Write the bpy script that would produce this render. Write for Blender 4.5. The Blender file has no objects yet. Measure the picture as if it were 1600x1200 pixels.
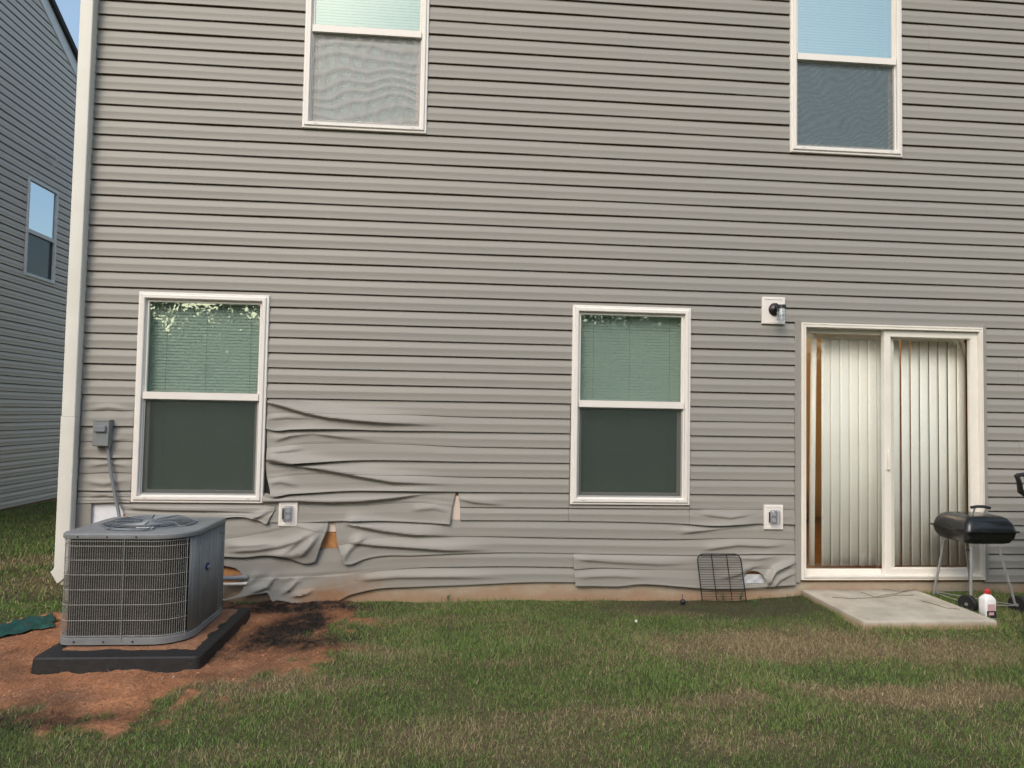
import bpy, math, random
import numpy as np
from mathutils import Vector, Matrix

# ------------------------------------------------------------------ camera
F = 1096.33
YAW, PITCH, ROLL = 0.0799393, 0.0427561, 0.0181602
CAM = np.array([0.0, -5.39264, 1.41157])
def _basis():
    cy, sy, cp, sp, cr, sr = math.cos(YAW), math.sin(YAW), math.cos(PITCH), math.sin(PITCH), math.cos(ROLL), math.sin(ROLL)
    w = np.array([sy*cp, cy*cp, sp]); r = np.array([cy, -sy, 0.0]); u = np.cross(r, w)
    return cr*r + sr*u, -sr*r + cr*u, w
RT, UP, FW = _basis()
scene = bpy.context.scene
cd = bpy.data.cameras.new('camera'); cam = bpy.data.objects.new('camera', cd)
scene.collection.objects.link(cam); scene.camera = cam
cd.sensor_width = 36.0; cd.lens = 36.0*F/1600.0; cd.clip_start = 0.05; cd.clip_end = 3000
cam.matrix_world = Matrix(((RT[0], UP[0], -FW[0], CAM[0]), (RT[1], UP[1], -FW[1], CAM[1]), (RT[2], UP[2], -FW[2], CAM[2]), (0, 0, 0, 1)))
scene.render.resolution_x = 1024; scene.render.resolution_y = 768

# ------------------------------------------------------------------ sky and sun (dusk, behind the camera to the left)
SUN_EL, SUN_AZ = math.radians(42.0), math.radians(205.0)      # azimuth measured from +Y towards +X
world = bpy.data.worlds.new('World'); scene.world = world; world.use_nodes = True
nt = world.node_tree
for n in list(nt.nodes): nt.nodes.remove(n)
sky = nt.nodes.new('ShaderNodeTexSky'); sky.sky_type = 'NISHITA'; sky.sun_disc = False
sky.sun_elevation = SUN_EL; sky.sun_rotation = SUN_AZ; sky.air_density = 1.55; sky.dust_density = 3.0; sky.ozone_density = 0.7
bg = nt.nodes.new('ShaderNodeBackground'); bg.inputs['Strength'].default_value = 0.11
wo = nt.nodes.new('ShaderNodeOutputWorld')
nt.links.new(sky.outputs['Color'], bg.inputs['Color']); nt.links.new(bg.outputs['Background'], wo.inputs['Surface'])
sl = bpy.data.lights.new('sun', 'SUN'); sl.energy = 0.5; sl.angle = math.radians(22); sl.color = (1.0, 0.97, 0.94)
so = bpy.data.objects.new('sun', sl); scene.collection.objects.link(so)
sdir = Vector((math.sin(SUN_AZ)*math.cos(SUN_EL), math.cos(SUN_AZ)*math.cos(SUN_EL), math.sin(SUN_EL)))
so.rotation_euler = sdir.to_track_quat('Z', 'Y').to_euler(); so.location = sdir*40
scene.view_settings.view_transform = 'Standard'; scene.view_settings.look = 'None'
scene.view_settings.gamma = 1.0; scene.view_settings.use_curve_mapping = False
scene.view_settings.exposure = 0.95
scene.render.engine = 'CYCLES'
try:
    scene.cycles.use_denoising = True; scene.cycles.max_bounces = 8; scene.cycles.transparent_max_bounces = 12
except Exception: pass

# ------------------------------------------------------------------ measuring helpers (points measured on real planes)
def ray(x, y): return (x-800)/F*RT + (600-y)/F*UP + FW
def W(x, y, Y=0.0):                    # point of the house wall
    d = ray(x, y); t = (Y-CAM[1])/d[1]; p = CAM + d*t; return float(p[0]), float(p[2])
def G(x, y, z=0.0):                    # point of the ground
    d = ray(x, y); t = (z-CAM[2])/d[2]; p = CAM + d*t; return float(p[0]), float(p[1])
rng = np.random.default_rng(7); random.seed(7)
def smooth(a, b, x):
    t = np.clip((x-a)/(b-a), 0, 1); return t*t*(3-2*t)
def vnoise(x, y, s=1.0, seed=0, octaves=3):
    """value noise, arrays in, about -1..1 out"""
    x = np.asarray(x, float)*s; y = np.asarray(y, float)*s; out = 0; amp = 1; tot = 0
    for o in range(octaves):
        xi = np.floor(x).astype(np.int64); yi = np.floor(y).astype(np.int64); fx = x-xi; fy = y-yi
        fx = fx*fx*(3-2*fx); fy = fy*fy*(3-2*fy)
        def h(a, b):
            n = (a*374761393 + b*668265263 + (seed+o)*1274126177) & 0xffffffff
            n = ((n ^ (n >> 13))*1274126177) & 0xffffffff; n = n ^ (n >> 16)
            return (n & 0xffff)/32767.5 - 1
        v = (h(xi, yi)*(1-fx)+h(xi+1, yi)*fx)*(1-fy) + (h(xi, yi+1)*(1-fx)+h(xi+1, yi+1)*fx)*fy
        out = out + v*amp; tot += amp; amp *= .5; x = x*2.03+17; y = y*2.03+9
    return out/tot

# ------------------------------------------------------------------ materials
M = {}
def mat(name, col, rough=.6, metal=0.0, bump=0.0, bscale=50, vary=0.0, vscale=4, spec=.5, stretch=None, col2=None, detail=4):
    m = bpy.data.materials.new(name); m.use_nodes = True; t = m.node_tree; N, L = t.nodes, t.links
    b = N['Principled BSDF']; b.inputs['Roughness'].default_value = rough; b.inputs['Metallic'].default_value = metal
    b.inputs['Specular IOR Level'].default_value = spec; b.inputs['Base Color'].default_value = (*col, 1)
    tc = N.new('ShaderNodeTexCoord'); mp = N.new('ShaderNodeMapping'); L.new(tc.outputs['Object'], mp.inputs['Vector'])
    if stretch: mp.inputs['Scale'].default_value = stretch
    if vary or col2:
        n = N.new('ShaderNodeTexNoise'); n.inputs['Scale'].default_value = vscale; n.inputs['Detail'].default_value = detail; n.inputs['Roughness'].default_value = .65
        L.new(mp.outputs[0], n.inputs['Vector']); r = N.new('ShaderNodeValToRGB'); L.new(n.outputs['Fac'], r.inputs['Fac'])
        c1 = [max(0, c*(1-vary)) for c in col]; c2 = col2 or [min(1, c*(1+vary)) for c in col]
        if col2: c1 = col
        r.color_ramp.elements[0].position = .32; r.color_ramp.elements[1].position = .68
        r.color_ramp.elements[0].color = (*c1, 1); r.color_ramp.elements[1].color = (*c2, 1); L.new(r.outputs[0], b.inputs['Base Color'])
        rr = N.new('ShaderNodeMapRange'); rr.inputs['To Min'].default_value = max(.02, rough-.08); rr.inputs['To Max'].default_value = min(1, rough+.1)
        L.new(n.outputs['Fac'], rr.inputs['Value']); L.new(rr.outputs[0], b.inputs['Roughness'])
    if bump:
        n2 = N.new('ShaderNodeTexNoise'); n2.inputs['Scale'].default_value = bscale; n2.inputs['Detail'].default_value = 5
        L.new(mp.outputs[0], n2.inputs['Vector']); bp = N.new('ShaderNodeBump'); bp.inputs['Strength'].default_value = 1; bp.inputs['Distance'].default_value = bump
        L.new(n2.outputs['Fac'], bp.inputs['Height']); L.new(bp.outputs[0], b.inputs['Normal'])
    M[name] = m; return m
mat('vinyl_trim', (.80, .765, .72), .42, vary=.02, vscale=4)
mat('downspout_paint', (.70, .69, .63), .45, vary=.05, vscale=2.5)
mat('door_vinyl', (.80, .765, .70), .42, vary=.04, vscale=5)
mat('metal_gray', (.20, .22, .24), .5, metal=.2, vary=.08, vscale=5, bump=.0004, bscale=20)
mat('cabinet_paint', (.20, .21, .215), .55, metal=.0, vary=.14, vscale=7, bump=.0002, bscale=14)
mat('wire_paint', (.27, .275, .26), .5, metal=.0, vary=.1, vscale=20)
mat('dark_coil', (.022, .019, .017), .8, metal=.0, col2=(.055, .043, .034), vscale=9, stretch=(1, 1, 1.5), bump=.002, bscale=90)
mat('dark_void', (.012, .012, .013), .9)
mat('fan_plastic', (.02, .02, .022), .5)
mat('pad_plastic', (.014, .014, .015), .62, vary=.35, vscale=30, bump=.002, bscale=70)
mat('clay_dry', (.20, .095, .05), .95, col2=(.31, .155, .085), vscale=22, bump=.008, bscale=60)
mat('concrete', (.335, .305, .25), .9, col2=(.53, .49, .41), vscale=4.5, bump=.002, bscale=120, detail=8)
mat('osb', (.36, .15, .055), .85, col2=(.52, .27, .11), vscale=26, bump=.002, bscale=60)
mat('house_wrap', (.78, .80, .84), .5, vary=.05, vscale=20)
mat('wrap_pink', (.72, .60, .52), .6, vary=.06, vscale=20)
mat('foil', (.72, .75, .8), .3, metal=.25, bump=.003, bscale=60)
mat('pvc_white', (.72, .70, .66), .4)
mat('black_enamel', (.012, .013, .014), .22, vary=.3, vscale=10, bump=.0006, bscale=9)
mat('black_plastic', (.018, .018, .02), .5, vary=.2, vscale=30)
mat('leg_metal', (.42, .42, .43), .38, metal=.6, vary=.1, vscale=20)
mat('tyre_plastic', (.015, .015, .016), .6, bump=.001, bscale=60)
mat('bottle_white', (.80, .80, .80), .35, vary=.02, vscale=20)
mat('cap_red', (.50, .03, .03), .4)
mat('label_black', (.02, .02, .025), .4)
mat('label_pink', (.55, .36, .38), .5)
mat('badge_blue', (.02, .03, .14), .3)
mat('badge_white', (.62, .64, .68), .4)
mat('sticker_pale', (.5, .52, .56), .5, vary=.15, vscale=60)
mat('outlet_gray', (.42, .42, .43), .3, vary=.2, vscale=50)
mat('lamp_black', (.012, .012, .014), .35)
mat('box_gray', (.20, .215, .22), .5, vary=.06, vscale=14, bump=.0004, bscale=50)
mat('conduit_gray', (.19, .205, .22), .5, vary=.08, vscale=30)
mat('tarp_green', (.008, .055, .042), .45, vary=.35, vscale=14, bump=.004, bscale=40)
mat('rack_wire', (.02, .018, .017), .55, metal=.5, vary=.5, vscale=40)
mat('shingle', (.035, .034, .036), .9, vary=.3, vscale=20, bump=.004, bscale=80)
mat('neighbor_trim', (.74, .76, .77), .5, vary=.04, vscale=6)
mat('blind_white', (.82, .83, .80), .5, vary=.02, vscale=3)
mat('slat_white', (.86, .86, .82), .45, vary=.03, vscale=3)
mat('cord_gray', (.35, .36, .34), .7)
mat('interior_wall', (.66, .52, .32), .8, vary=.05, vscale=3)
mat('interior_floor', (.16, .08, .035), .5, vary=.3, vscale=8)
mat('interior_dark', (.06, .05, .045), .8)
mat('dark_wood', (.20, .10, .05), .5, vary=.3, vscale=10)
mat('bark', (.09, .07, .05), .95, vary=.3, vscale=14, bump=.02, bscale=20)
mat('pebble', (.7, .69, .66), .6)
mat('sash_gray', (.36, .37, .37), .5)

def foliage_mat(name, attr):
    m = bpy.data.materials.new(name); m.use_nodes = True; t = m.node_tree; N, L = t.nodes, t.links
    b = N['Principled BSDF']; b.inputs['Roughness'].default_value = .75; b.inputs['Specular IOR Level'].default_value = .25
    a = N.new('ShaderNodeAttribute'); a.attribute_name = attr; L.new(a.outputs['Color'], b.inputs['Base Color'])
    M[name] = m; return m
foliage_mat('grass_blades', 'Col'); foliage_mat('leaves', 'Col'); foliage_mat('straw', 'Col')
# soil and turf under the blades
m = foliage_mat('ground_soil', 'Col'); N, L = m.node_tree.nodes, m.node_tree.links
b = N['Principled BSDF']; b.inputs['Roughness'].default_value = .95; b.inputs['Specular IOR Level'].default_value = .15
at = [n for n in N if n.type == 'ATTRIBUTE'][0]
tc = N.new('ShaderNodeTexCoord'); n1 = N.new('ShaderNodeTexNoise'); n1.inputs['Scale'].default_value = 55; n1.inputs['Detail'].default_value = 8; n1.inputs['Roughness'].default_value = .7
L.new(tc.outputs['Object'], n1.inputs['Vector'])
mr = N.new('ShaderNodeMapRange'); mr.inputs['From Min'].default_value = .3; mr.inputs['From Max'].default_value = .7; mr.inputs['To Min'].default_value = .55; mr.inputs['To Max'].default_value = 1.4
L.new(n1.outputs['Fac'], mr.inputs['Value']); mx = N.new('ShaderNodeVectorMath'); mx.operation = 'SCALE'
L.new(at.outputs['Color'], mx.inputs[0]); L.new(mr.outputs[0], mx.inputs['Scale']); L.new(mx.outputs[0], b.inputs['Base Color'])
bp = N.new('ShaderNodeBump'); bp.inputs['Distance'].default_value = .012; L.new(n1.outputs['Fac'], bp.inputs['Height']); L.new(bp.outputs[0], b.inputs['Normal'])

def siding_mat(name, col, stain=False):
    m = bpy.data.materials.new(name); m.use_nodes = True; t = m.node_tree; N, L = t.nodes, t.links
    b = N['Principled BSDF']; b.inputs['Roughness'].default_value = .5; b.inputs['Specular IOR Level'].default_value = .4
    tc = N.new('ShaderNodeTexCoord'); mp = N.new('ShaderNodeMapping'); mp.inputs['Scale'].default_value = (1.2, 1.2, 26)
    L.new(tc.outputs['Object'], mp.inputs['Vector'])
    n = N.new('ShaderNodeTexNoise'); n.inputs['Scale'].default_value = 3.5; n.inputs['Detail'].default_value = 7; n.inputs['Roughness'].default_value = .6
    L.new(mp.outputs[0], n.inputs['Vector'])
    n2 = N.new('ShaderNodeTexNoise'); n2.inputs['Scale'].default_value = .7; n2.inputs['Detail'].default_value = 6; L.new(tc.outputs['Object'], n2.inputs['Vector'])
    ad = N.new('ShaderNodeMath'); ad.operation = 'ADD'; L.new(n.outputs['Fac'], ad.inputs[0]); L.new(n2.outputs['Fac'], ad.inputs[1])
    r = N.new('ShaderNodeValToRGB'); r.color_ramp.elements[0].position = .35; r.color_ramp.elements[1].position = .65
    hf = N.new('ShaderNodeMath'); hf.operation = 'MULTIPLY'; hf.inputs[1].default_value = .5; L.new(ad.outputs[0], hf.inputs[0]); L.new(hf.outputs[0], r.inputs['Fac'])
    r.color_ramp.elements[0].color = (*[c*v for c, v in zip(col, (.95, .955, .96))], 1); r.color_ramp.elements[1].color = (*[c*v for c, v in zip(col, (1.045, 1.03, 1.01))], 1)
    last = r.outputs[0]
    if stain:                          # red clay rubbed and splashed onto the low panel, and onto the panel bottoms
        vc = N.new('ShaderNodeAttribute'); vc.attribute_name = 'Stain'
        ns = N.new('ShaderNodeTexNoise'); ns.inputs['Scale'].default_value = 16; ns.inputs['Detail'].default_value = 8; L.new(tc.outputs['Object'], ns.inputs['Vector'])
        mm = N.new('ShaderNodeMath'); mm.operation = 'MULTIPLY_ADD'; mm.inputs[1].default_value = 1.3; mm.inputs[2].default_value = -.55
        L.new(ns.outputs['Fac'], mm.inputs[0])
        sm = N.new('ShaderNodeMath'); sm.operation = 'ADD'; L.new(mm.outputs[0], sm.inputs[0]); L.new(vc.outputs['Fac'], sm.inputs[1])
        ml = N.new('ShaderNodeMath'); ml.operation = 'MULTIPLY'; ml.use_clamp = True; L.new(sm.outputs[0], ml.inputs[0]); L.new(vc.outputs['Fac'], ml.inputs[1])
        mx = N.new('ShaderNodeMix'); mx.data_type = 'RGBA'; L.new(ml.outputs[0], mx.inputs[0]); L.new(last, mx.inputs[6]); mx.inputs[7].default_value = (.29, .17, .095, 1)
        last = mx.outputs[2]
    L.new(last, b.inputs['Base Color'])
    bp = N.new('ShaderNodeBump'); bp.inputs['Distance'].default_value = .00012; L.new(n.outputs['Fac'], bp.inputs['Height']); L.new(bp.outputs[0], b.inputs['Normal'])
    M[name] = m
SIDING = (.296, .286, .262)
siding_mat('siding_vinyl', SIDING); siding_mat('melted_vinyl', SIDING, True); siding_mat('neighbor_vinyl', (.60, .56, .50))

# foundation concrete with clay splash along the soil line (object z up)
m = mat('foundation_concrete', (.36, .295, .22), .9, col2=(.45, .39, .31), vscale=5, bump=.002, bscale=90, stretch=(1, 1, 2.2), detail=8)
N, L = m.node_tree.nodes, m.node_tree.links; b = N['Principled BSDF']
src = b.inputs['Base Color'].links[0].from_socket
tc = N.new('ShaderNodeTexCoord'); sx = N.new('ShaderNodeSeparateXYZ'); L.new(tc.outputs['Object'], sx.inputs[0])
nn = N.new('ShaderNodeTexNoise'); nn.inputs['Scale'].default_value = 4; nn.inputs['Detail'].default_value = 6; L.new(tc.outputs['Object'], nn.inputs['Vector'])
ma = N.new('ShaderNodeMath'); ma.operation = 'MULTIPLY_ADD'; ma.inputs[1].default_value = -.22; L.new(nn.outputs['Fac'], ma.inputs[0]); L.new(sx.outputs['Z'], ma.inputs[2])
mr = N.new('ShaderNodeMapRange'); mr.inputs['From Min'].default_value = -.09; mr.inputs['From Max'].default_value = .0; mr.inputs['To Min'].default_value = .6; mr.inputs['To Max'].default_value = 0
L.new(ma.outputs[0], mr.inputs['Value']); mx = N.new('ShaderNodeMix'); mx.data_type = 'RGBA'
L.new(mr.outputs[0], mx.inputs[0]); L.new(src, mx.inputs[6]); mx.inputs[7].default_value = (.33, .17, .08, 1); L.new(mx.outputs[2], b.inputs['Base Color'])

def glass_mat(name, tint, refl, rtint=(1, 1, 1), rough=.0):
    m = bpy.data.materials.new(name); m.use_nodes = True; t = m.node_tree; N, L = t.nodes, t.links
    N.remove(N['Principled BSDF']); out = N['Material Output']
    tr = N.new('ShaderNodeBsdfTransparent'); tr.inputs['Color'].default_value = (*tint, 1)
    gl = N.new('ShaderNodeBsdfGlossy'); gl.inputs['Roughness'].default_value = rough; gl.inputs['Color'].default_value = (*rtint, 1)
    lw = N.new('ShaderNodeLayerWeight'); pw = N.new('ShaderNodeMath'); pw.operation = 'POWER'; pw.inputs[1].default_value = 5; L.new(lw.outputs['Facing'], pw.inputs[0])
    ad = N.new('ShaderNodeMath'); ad.operation = 'MULTIPLY_ADD'; ad.use_clamp = True; ad.inputs[1].default_value = .9; ad.inputs[2].default_value = refl+.03; L.new(pw.outputs[0], ad.inputs[0])
    mx = N.new('ShaderNodeMixShader'); L.new(ad.outputs[0], mx.inputs[0]); L.new(tr.outputs[0], mx.inputs[1]); L.new(gl.outputs[0], mx.inputs[2])
    tc = N.new('ShaderNodeTexCoord'); n = N.new('ShaderNodeTexNoise'); n.inputs['Scale'].default_value = 1.6; L.new(tc.outputs['Object'], n.inputs['Vector'])
    bp = N.new('ShaderNodeBump'); bp.inputs['Distance'].default_value = .0012; L.new(n.outputs['Fac'], bp.inputs['Height']); L.new(bp.outputs[0], gl.inputs['Normal'])
    L.new(mx.outputs[0], out.inputs['Surface']); M[name] = m
glass_mat('pane_green', (.84, .90, .872), .17, (.88, 1.0, .94))
glass_mat('pane_bright', (.62, .70, .68), .16, (.78, .94, .94)); glass_mat('pane_sky', (.60, .72, .70), .42, (.92, 1.0, .95))
glass_mat('pane_door', (.99, 1.0, .99), .02)
glass_mat('pane_neighbor', (.5, .55, .65), .45, (.8, .9, 1.0))
glass_mat('lamp_glass', (.9, .92, .93), .12)
glass_mat('cover_clear', (.80, .81, .84), .14, rough=.12)

def screen_mat(name, open_, thread, moire=0.0, kind=0):
    """insect mesh: fine threads, part see-through; moire draws camera moire as watered bands in the opacity"""
    m = bpy.data.materials.new(name); m.use_nodes = True; t = m.node_tree; N, L = t.nodes, t.links
    b = N['Principled BSDF']; b.inputs['Base Color'].default_value = (*thread, 1); b.inputs['Roughness'].default_value = .6
    out = N['Material Output']; tr = N.new('ShaderNodeBsdfTransparent'); mx = N.new('ShaderNodeMixShader')
    L.new(tr.outputs[0], mx.inputs[1]); L.new(b.outputs[0], mx.inputs[2]); L.new(mx.outputs[0], out.inputs['Surface'])
    mx.inputs[0].default_value = 1-open_
    if moire:  # camera moire drawn as wavy bands in the opacity
        tc = N.new('ShaderNodeTexCoord'); acc = None
        nz = N.new('ShaderNodeTexNoise'); nz.inputs['Scale'].default_value = 3.2 if kind == 0 else 4.5; nz.inputs['Detail'].default_value = 0; L.new(tc.outputs['Object'], nz.inputs['Vector'])
        sc_ = N.new('ShaderNodeVectorMath'); sc_.operation = 'SCALE'; sc_.inputs['Scale'].default_value = .20; L.new(nz.outputs['Color'], sc_.inputs[0])
        av = N.new('ShaderNodeVectorMath'); L.new(tc.outputs['Object'], av.inputs[0]); L.new(sc_.outputs[0], av.inputs[1])
        for rot, sc, am, pwr in (((.10, 3.7, 1.0, 2.6), (1.5, 2.9, .55, 2.2)) if kind == 0 else ((.42, 6.6, .8, 1.3), (2.2, 3.6, .35, 1.5))):
            mp = N.new('ShaderNodeMapping'); mp.inputs['Rotation'].default_value = (0, rot, 0); L.new(av.outputs[0], mp.inputs['Vector'])
            w = N.new('ShaderNodeTexWave'); w.bands_direction = 'Z'; w.inputs['Scale'].default_value = sc; w.inputs['Distortion'].default_value = 0
            L.new(mp.outputs[0], w.inputs['Vector']); pw = N.new('ShaderNodeMath'); pw.operation = 'POWER'; pw.inputs[1].default_value = pwr; L.new(w.outputs['Fac'], pw.inputs[0])
            pm = N.new('ShaderNodeMath'); pm.operation = 'MULTIPLY'; pm.inputs[1].default_value = am; L.new(pw.outputs[0], pm.inputs[0]); pw = pm
            if acc is None: acc = pw.outputs[0]
            else:
                ad = N.new('ShaderNodeMath'); ad.operation = 'ADD'; L.new(acc, ad.inputs[0]); L.new(pw.outputs[0], ad.inputs[1]); acc = ad.outputs[0]
        mr = N.new('ShaderNodeMapRange'); mr.inputs['From Max'].default_value = 2; mr.inputs['To Min'].default_value = 1-open_-moire*.4; mr.inputs['To Max'].default_value = 1-open_+moire*.6
        L.new(acc, mr.inputs['Value']); L.new(mr.outputs[0], mx.inputs[0])
    M[name] = m
screen_mat('screen_dark', .33, (.026, .038, .032))
screen_mat('screen_left', .38, (.40, .38, .37), .55, 0)
screen_mat('screen_right', .30, (.10, .125, .135), .30, 1)

# ------------------------------------------------------------------ mesh building
COL = scene.collection
class MB:
    def __init__(s): s.v = []; s.f = []
    def add(s, vs, fs):
        o = len(s.v); s.v += [tuple(map(float, p)) for p in vs]; s.f += [tuple(i+o for i in f) for f in fs]; return s
    def box(s, x0, x1, y0, y1, z0, z1):
        return s.add([(x0,y0,z0),(x1,y0,z0),(x1,y1,z0),(x0,y1,z0),(x0,y0,z1),(x1,y0,z1),(x1,y1,z1),(x0,y1,z1)],
                     [(0,3,2,1),(4,5,6,7),(0,1,5,4),(1,2,6,5),(2,3,7,6),(3,0,4,7)])
    def loft(s, rings, closed=True, cap0=True, cap1=True):
        n = len(rings[0]); vs = [p for r in rings for p in r]; fs = []
        for i in range(len(rings)-1):
            for j in range(n if closed else n-1):
                k = (j+1) % n; fs.append((i*n+j, i*n+k, (i+1)*n+k, (i+1)*n+j))
        if cap0: fs.append(tuple(range(n-1, -1, -1)))
        if cap1: fs.append(tuple((len(rings)-1)*n+i for i in range(n)))
        return s.add(vs, fs)
    def tube(s, pts, r, n=8, r2=None, cap=True, closed=False):
        P = [Vector(p) for p in pts]; rings = []; m = len(P); prev = None
        for i in range(m):
            a = P[(i-1) % m] if (closed or i > 0) else P[0]; c = P[(i+1) % m] if (closed or i < m-1) else P[-1]
            t = (c-a).normalized()
            if prev is None: q = t.orthogonal().normalized()
            else: q = (prev - t*prev.dot(t)); q = q.normalized() if q.length > 1e-6 else t.orthogonal().normalized()
            prev = q; bb = t.cross(q); rr = r if r2 is None else r+(r2-r)*i/(m-1)
            rings.append([P[i]+(q*math.cos(2*math.pi*k/n)+bb*math.sin(2*math.pi*k/n))*rr for k in range(n)])
        if closed: rings.append(rings[0]); return s.loft(rings, True, False, False)
        return s.loft(rings, True, cap, cap)
    def lathe(s, prof, c=(0,0,0), ax='z', n=24, cap=True):
        rings = []
        for r, h in prof:
            ring = []
            for k in range(n):
                a = 2*math.pi*k/n; u, v = r*math.cos(a), r*math.sin(a)
                p = (u, v, h) if ax == 'z' else ((h, u, v) if ax == 'x' else (u, h, v))
                ring.append((c[0]+p[0], c[1]+p[1], c[2]+p[2]))
            rings.append(ring)
        return s.loft(rings, True, cap, cap)
    def grid(s, P):                 # P: (m,n,3) array
        m, n = P.shape[:2]; i, j = np.meshgrid(np.arange(m-1), np.arange(n-1), indexing='ij'); a = (i*n+j).ravel()
        return s.add(P.reshape(-1, 3).tolist(), np.stack([a, a+n, a+n+1, a+1], 1).tolist())
    def build(s, name, mt, parent=None, sharp=35, bevel=0, solid=0, subs=0):
        me = bpy.data.meshes.new(name); me.from_pydata(s.v, [], s.f); me.update()
        me.polygons.foreach_set('use_smooth', [True]*len(me.polygons))
        me.set_sharp_from_angle(angle=math.radians(sharp))
        if isinstance(mt, str): mt = M[mt]
        me.materials.append(mt); o = bpy.data.objects.new(name, me); COL.objects.link(o)
        if parent is not None:
            o.parent = parent
            if parent.type != 'EMPTY' or True: o.matrix_parent_inverse = Matrix.Identity(4)
        if bevel:
            md = o.modifiers.new('bevel', 'BEVEL'); md.width = bevel; md.segments = 2; md.limit_method = 'ANGLE'; md.angle_limit = math.radians(40)
        if solid:
            md = o.modifiers.new('thickness', 'SOLIDIFY'); md.thickness = solid; md.offset = 0
        return o
def tag(o, label=None, cat=None, group=None, kind=None):
    if label: o['label'] = label
    if cat: o['category'] = cat
    if group: o['group'] = group
    if kind: o['kind'] = kind
    return o
def empty(name, label, cat, loc=(0,0,0), group=None):
    o = bpy.data.objects.new(name, None); COL.objects.link(o); o.location = loc; o.empty_display_size = .2
    return tag(o, label, cat, group)
def rrect(x0, x1, y0, y1, rad, z, n=8):
    """rounded rectangle; rad for corners (x1y0, x1y1, x0y1, x0y0)"""
    pts = []
    for (cx, cy, sx, sy, a0), r in zip(((x1, y0, -1, 1, -90), (x1, y1, -1, -1, 0), (x0, y1, 1, -1, 90), (x0, y0, 1, 1, 180)), rad):
        for k in range(n+1):
            a = math.radians(a0+90*k/n); pts.append((cx+sx*r+r*math.cos(a), cy+sy*r+r*math.sin(a), z))
    return pts
def frame_loft(mb, x0, x1, z0, z1, prof):
    """picture-frame moulding: prof = list of (inset, y)"""
    rings = [[(x0+o, y, z0+o), (x1-o, y, z0+o), (x1-o, y, z1-o), (x0+o, y, z1-o)] for o, y in prof]
    return mb.loft(rings, True, False, False)

# ------------------------------------------------------------------ ground
PITCH_S = .1143
def gh(x, y):
    h = .018*vnoise(x, y, .9, 3) + .008*vnoise(x, y, 4.0, 5)
    h = h + .045*smooth(2.0, 3.0, x)*smooth(-1.8, -.4, y)*(y < 9)
    h = h - .02*np.clip(y, 0, 12)
    c = clay(x, y); h = h + c*(.020*vnoise(x, y, 7, 11, 4)+.011*vnoise(x, y, 22, 12, 3) + .013)
    return h - .012
def ell(x, y, c, r, rot=0, soft=.35):
    dx, dy = x-c[0], y-c[1]; ca, sa = math.cos(rot), math.sin(rot)
    d = np.sqrt(((dx*ca+dy*sa)/r[0])**2+((-dx*sa+dy*ca)/r[1])**2); return 1-smooth(1-soft, 1+soft, d)
def clay(x, y):
    n = .22*vnoise(x, y, 2.6, 21) + .12*vnoise(x, y, 9, 22)
    a = ell(x, y, (-1.85, -.95), (1.20+0*n, .93), 0, .45)
    e = ell(x, y, (-1.15, -.42), (.40, .62), -.3, .4); f = ell(x, y, (-2.9, -1.15), (1.1, .52), 0.25, .5)
    g = ell(x, y, (-1.05, -.28), (.27, .32), 0, .3)
    m = np.maximum(np.maximum(a, e), np.maximum(f, g)); n = .55*vnoise(x, y, 2.4, 21, 5) + .35*vnoise(x, y, 11, 22, 3)
    return smooth(.28, .62, m + n*(m > .005)*np.where(m < .97, 1, .45))
def burnt(x, y):
    n = .45*vnoise(x, y, 7, 31) + .35*vnoise(x, y, 20, 32) + .45*vnoise(x, y, 46, 33, 2)
    a = np.maximum(ell(x, y, (-1.12, -.16), (.50, .20), 0, .6), ell(x, y, (-1.05, -.75), (.20, .48), -.35, .5))
    a = np.maximum(a, .7*ell(x, y, (-.92, -.95), (.36, .22), .1, .6))
    a = np.maximum(a, .55*ell(x, y, (-2.0, -2.05), (.5, .12), .1, .6))
    return np.clip(a*(1.05+n), 0, 1)
PATCH = [((1200, 1005), (.75, .26), .0, 1.0), ((1430, 1085), (.62, .16), -.05, 1.0), ((1090, 1092), (.26, .10), 0, .9), ((1480, 1015), (.62, .22), 0, .8),
         ((650, 968), (.55, .10), 0, .45), ((760, 1030), (.35, .07), 0, .3), ((700, 1150), (.9, .22), 0, .42), ((420, 1070), (.5, .15), 0, .65),
         ((1010, 955), (.5, .12), 0, .55), ((140, 900), (.5, .5), 0, .7), ((60, 870), (.8, .35), .3, .6), ((900, 1120), (.8, .10), 0, .5), ((1150, 1150), (.35, .10), 0, .55), ((450, 1180), (.7, .1), 0, .45), ((560, 1010), (.2, .1), 0, .5)]
PATCHW = [(G(*p), r, a, s) for p, r, a, s in PATCH]
def deadness(x, y):
    x, y = x+.34*vnoise(x, y, 1.5, 43, 4)+.10*vnoise(x, y, 7, 45, 2), y+.16*vnoise(x, y, 1.7, 44, 4)+.05*vnoise(x, y, 8, 46, 2)
    n = .55*vnoise(x, y, 2.6, 41, 6); d = 0*x
    for c, r, a, s in PATCHW: d = np.maximum(d, s*ell(x, y, c, r, a, .5))
    return np.clip(d*.85 + .12 + n*.75 + .22*vnoise(x, y, 13, 47, 3), 0, 1)
def muck(x, y):      # dark matted thatch by the patio
    return np.clip(np.maximum(ell(x, y, G(1130, 945), (.95, .26), 0, .5), ell(x, y, G(1215, 945), (.5, .35), 0, .5))*(1+.4*vnoise(x, y, 6, 55)), 0, 1)
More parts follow.
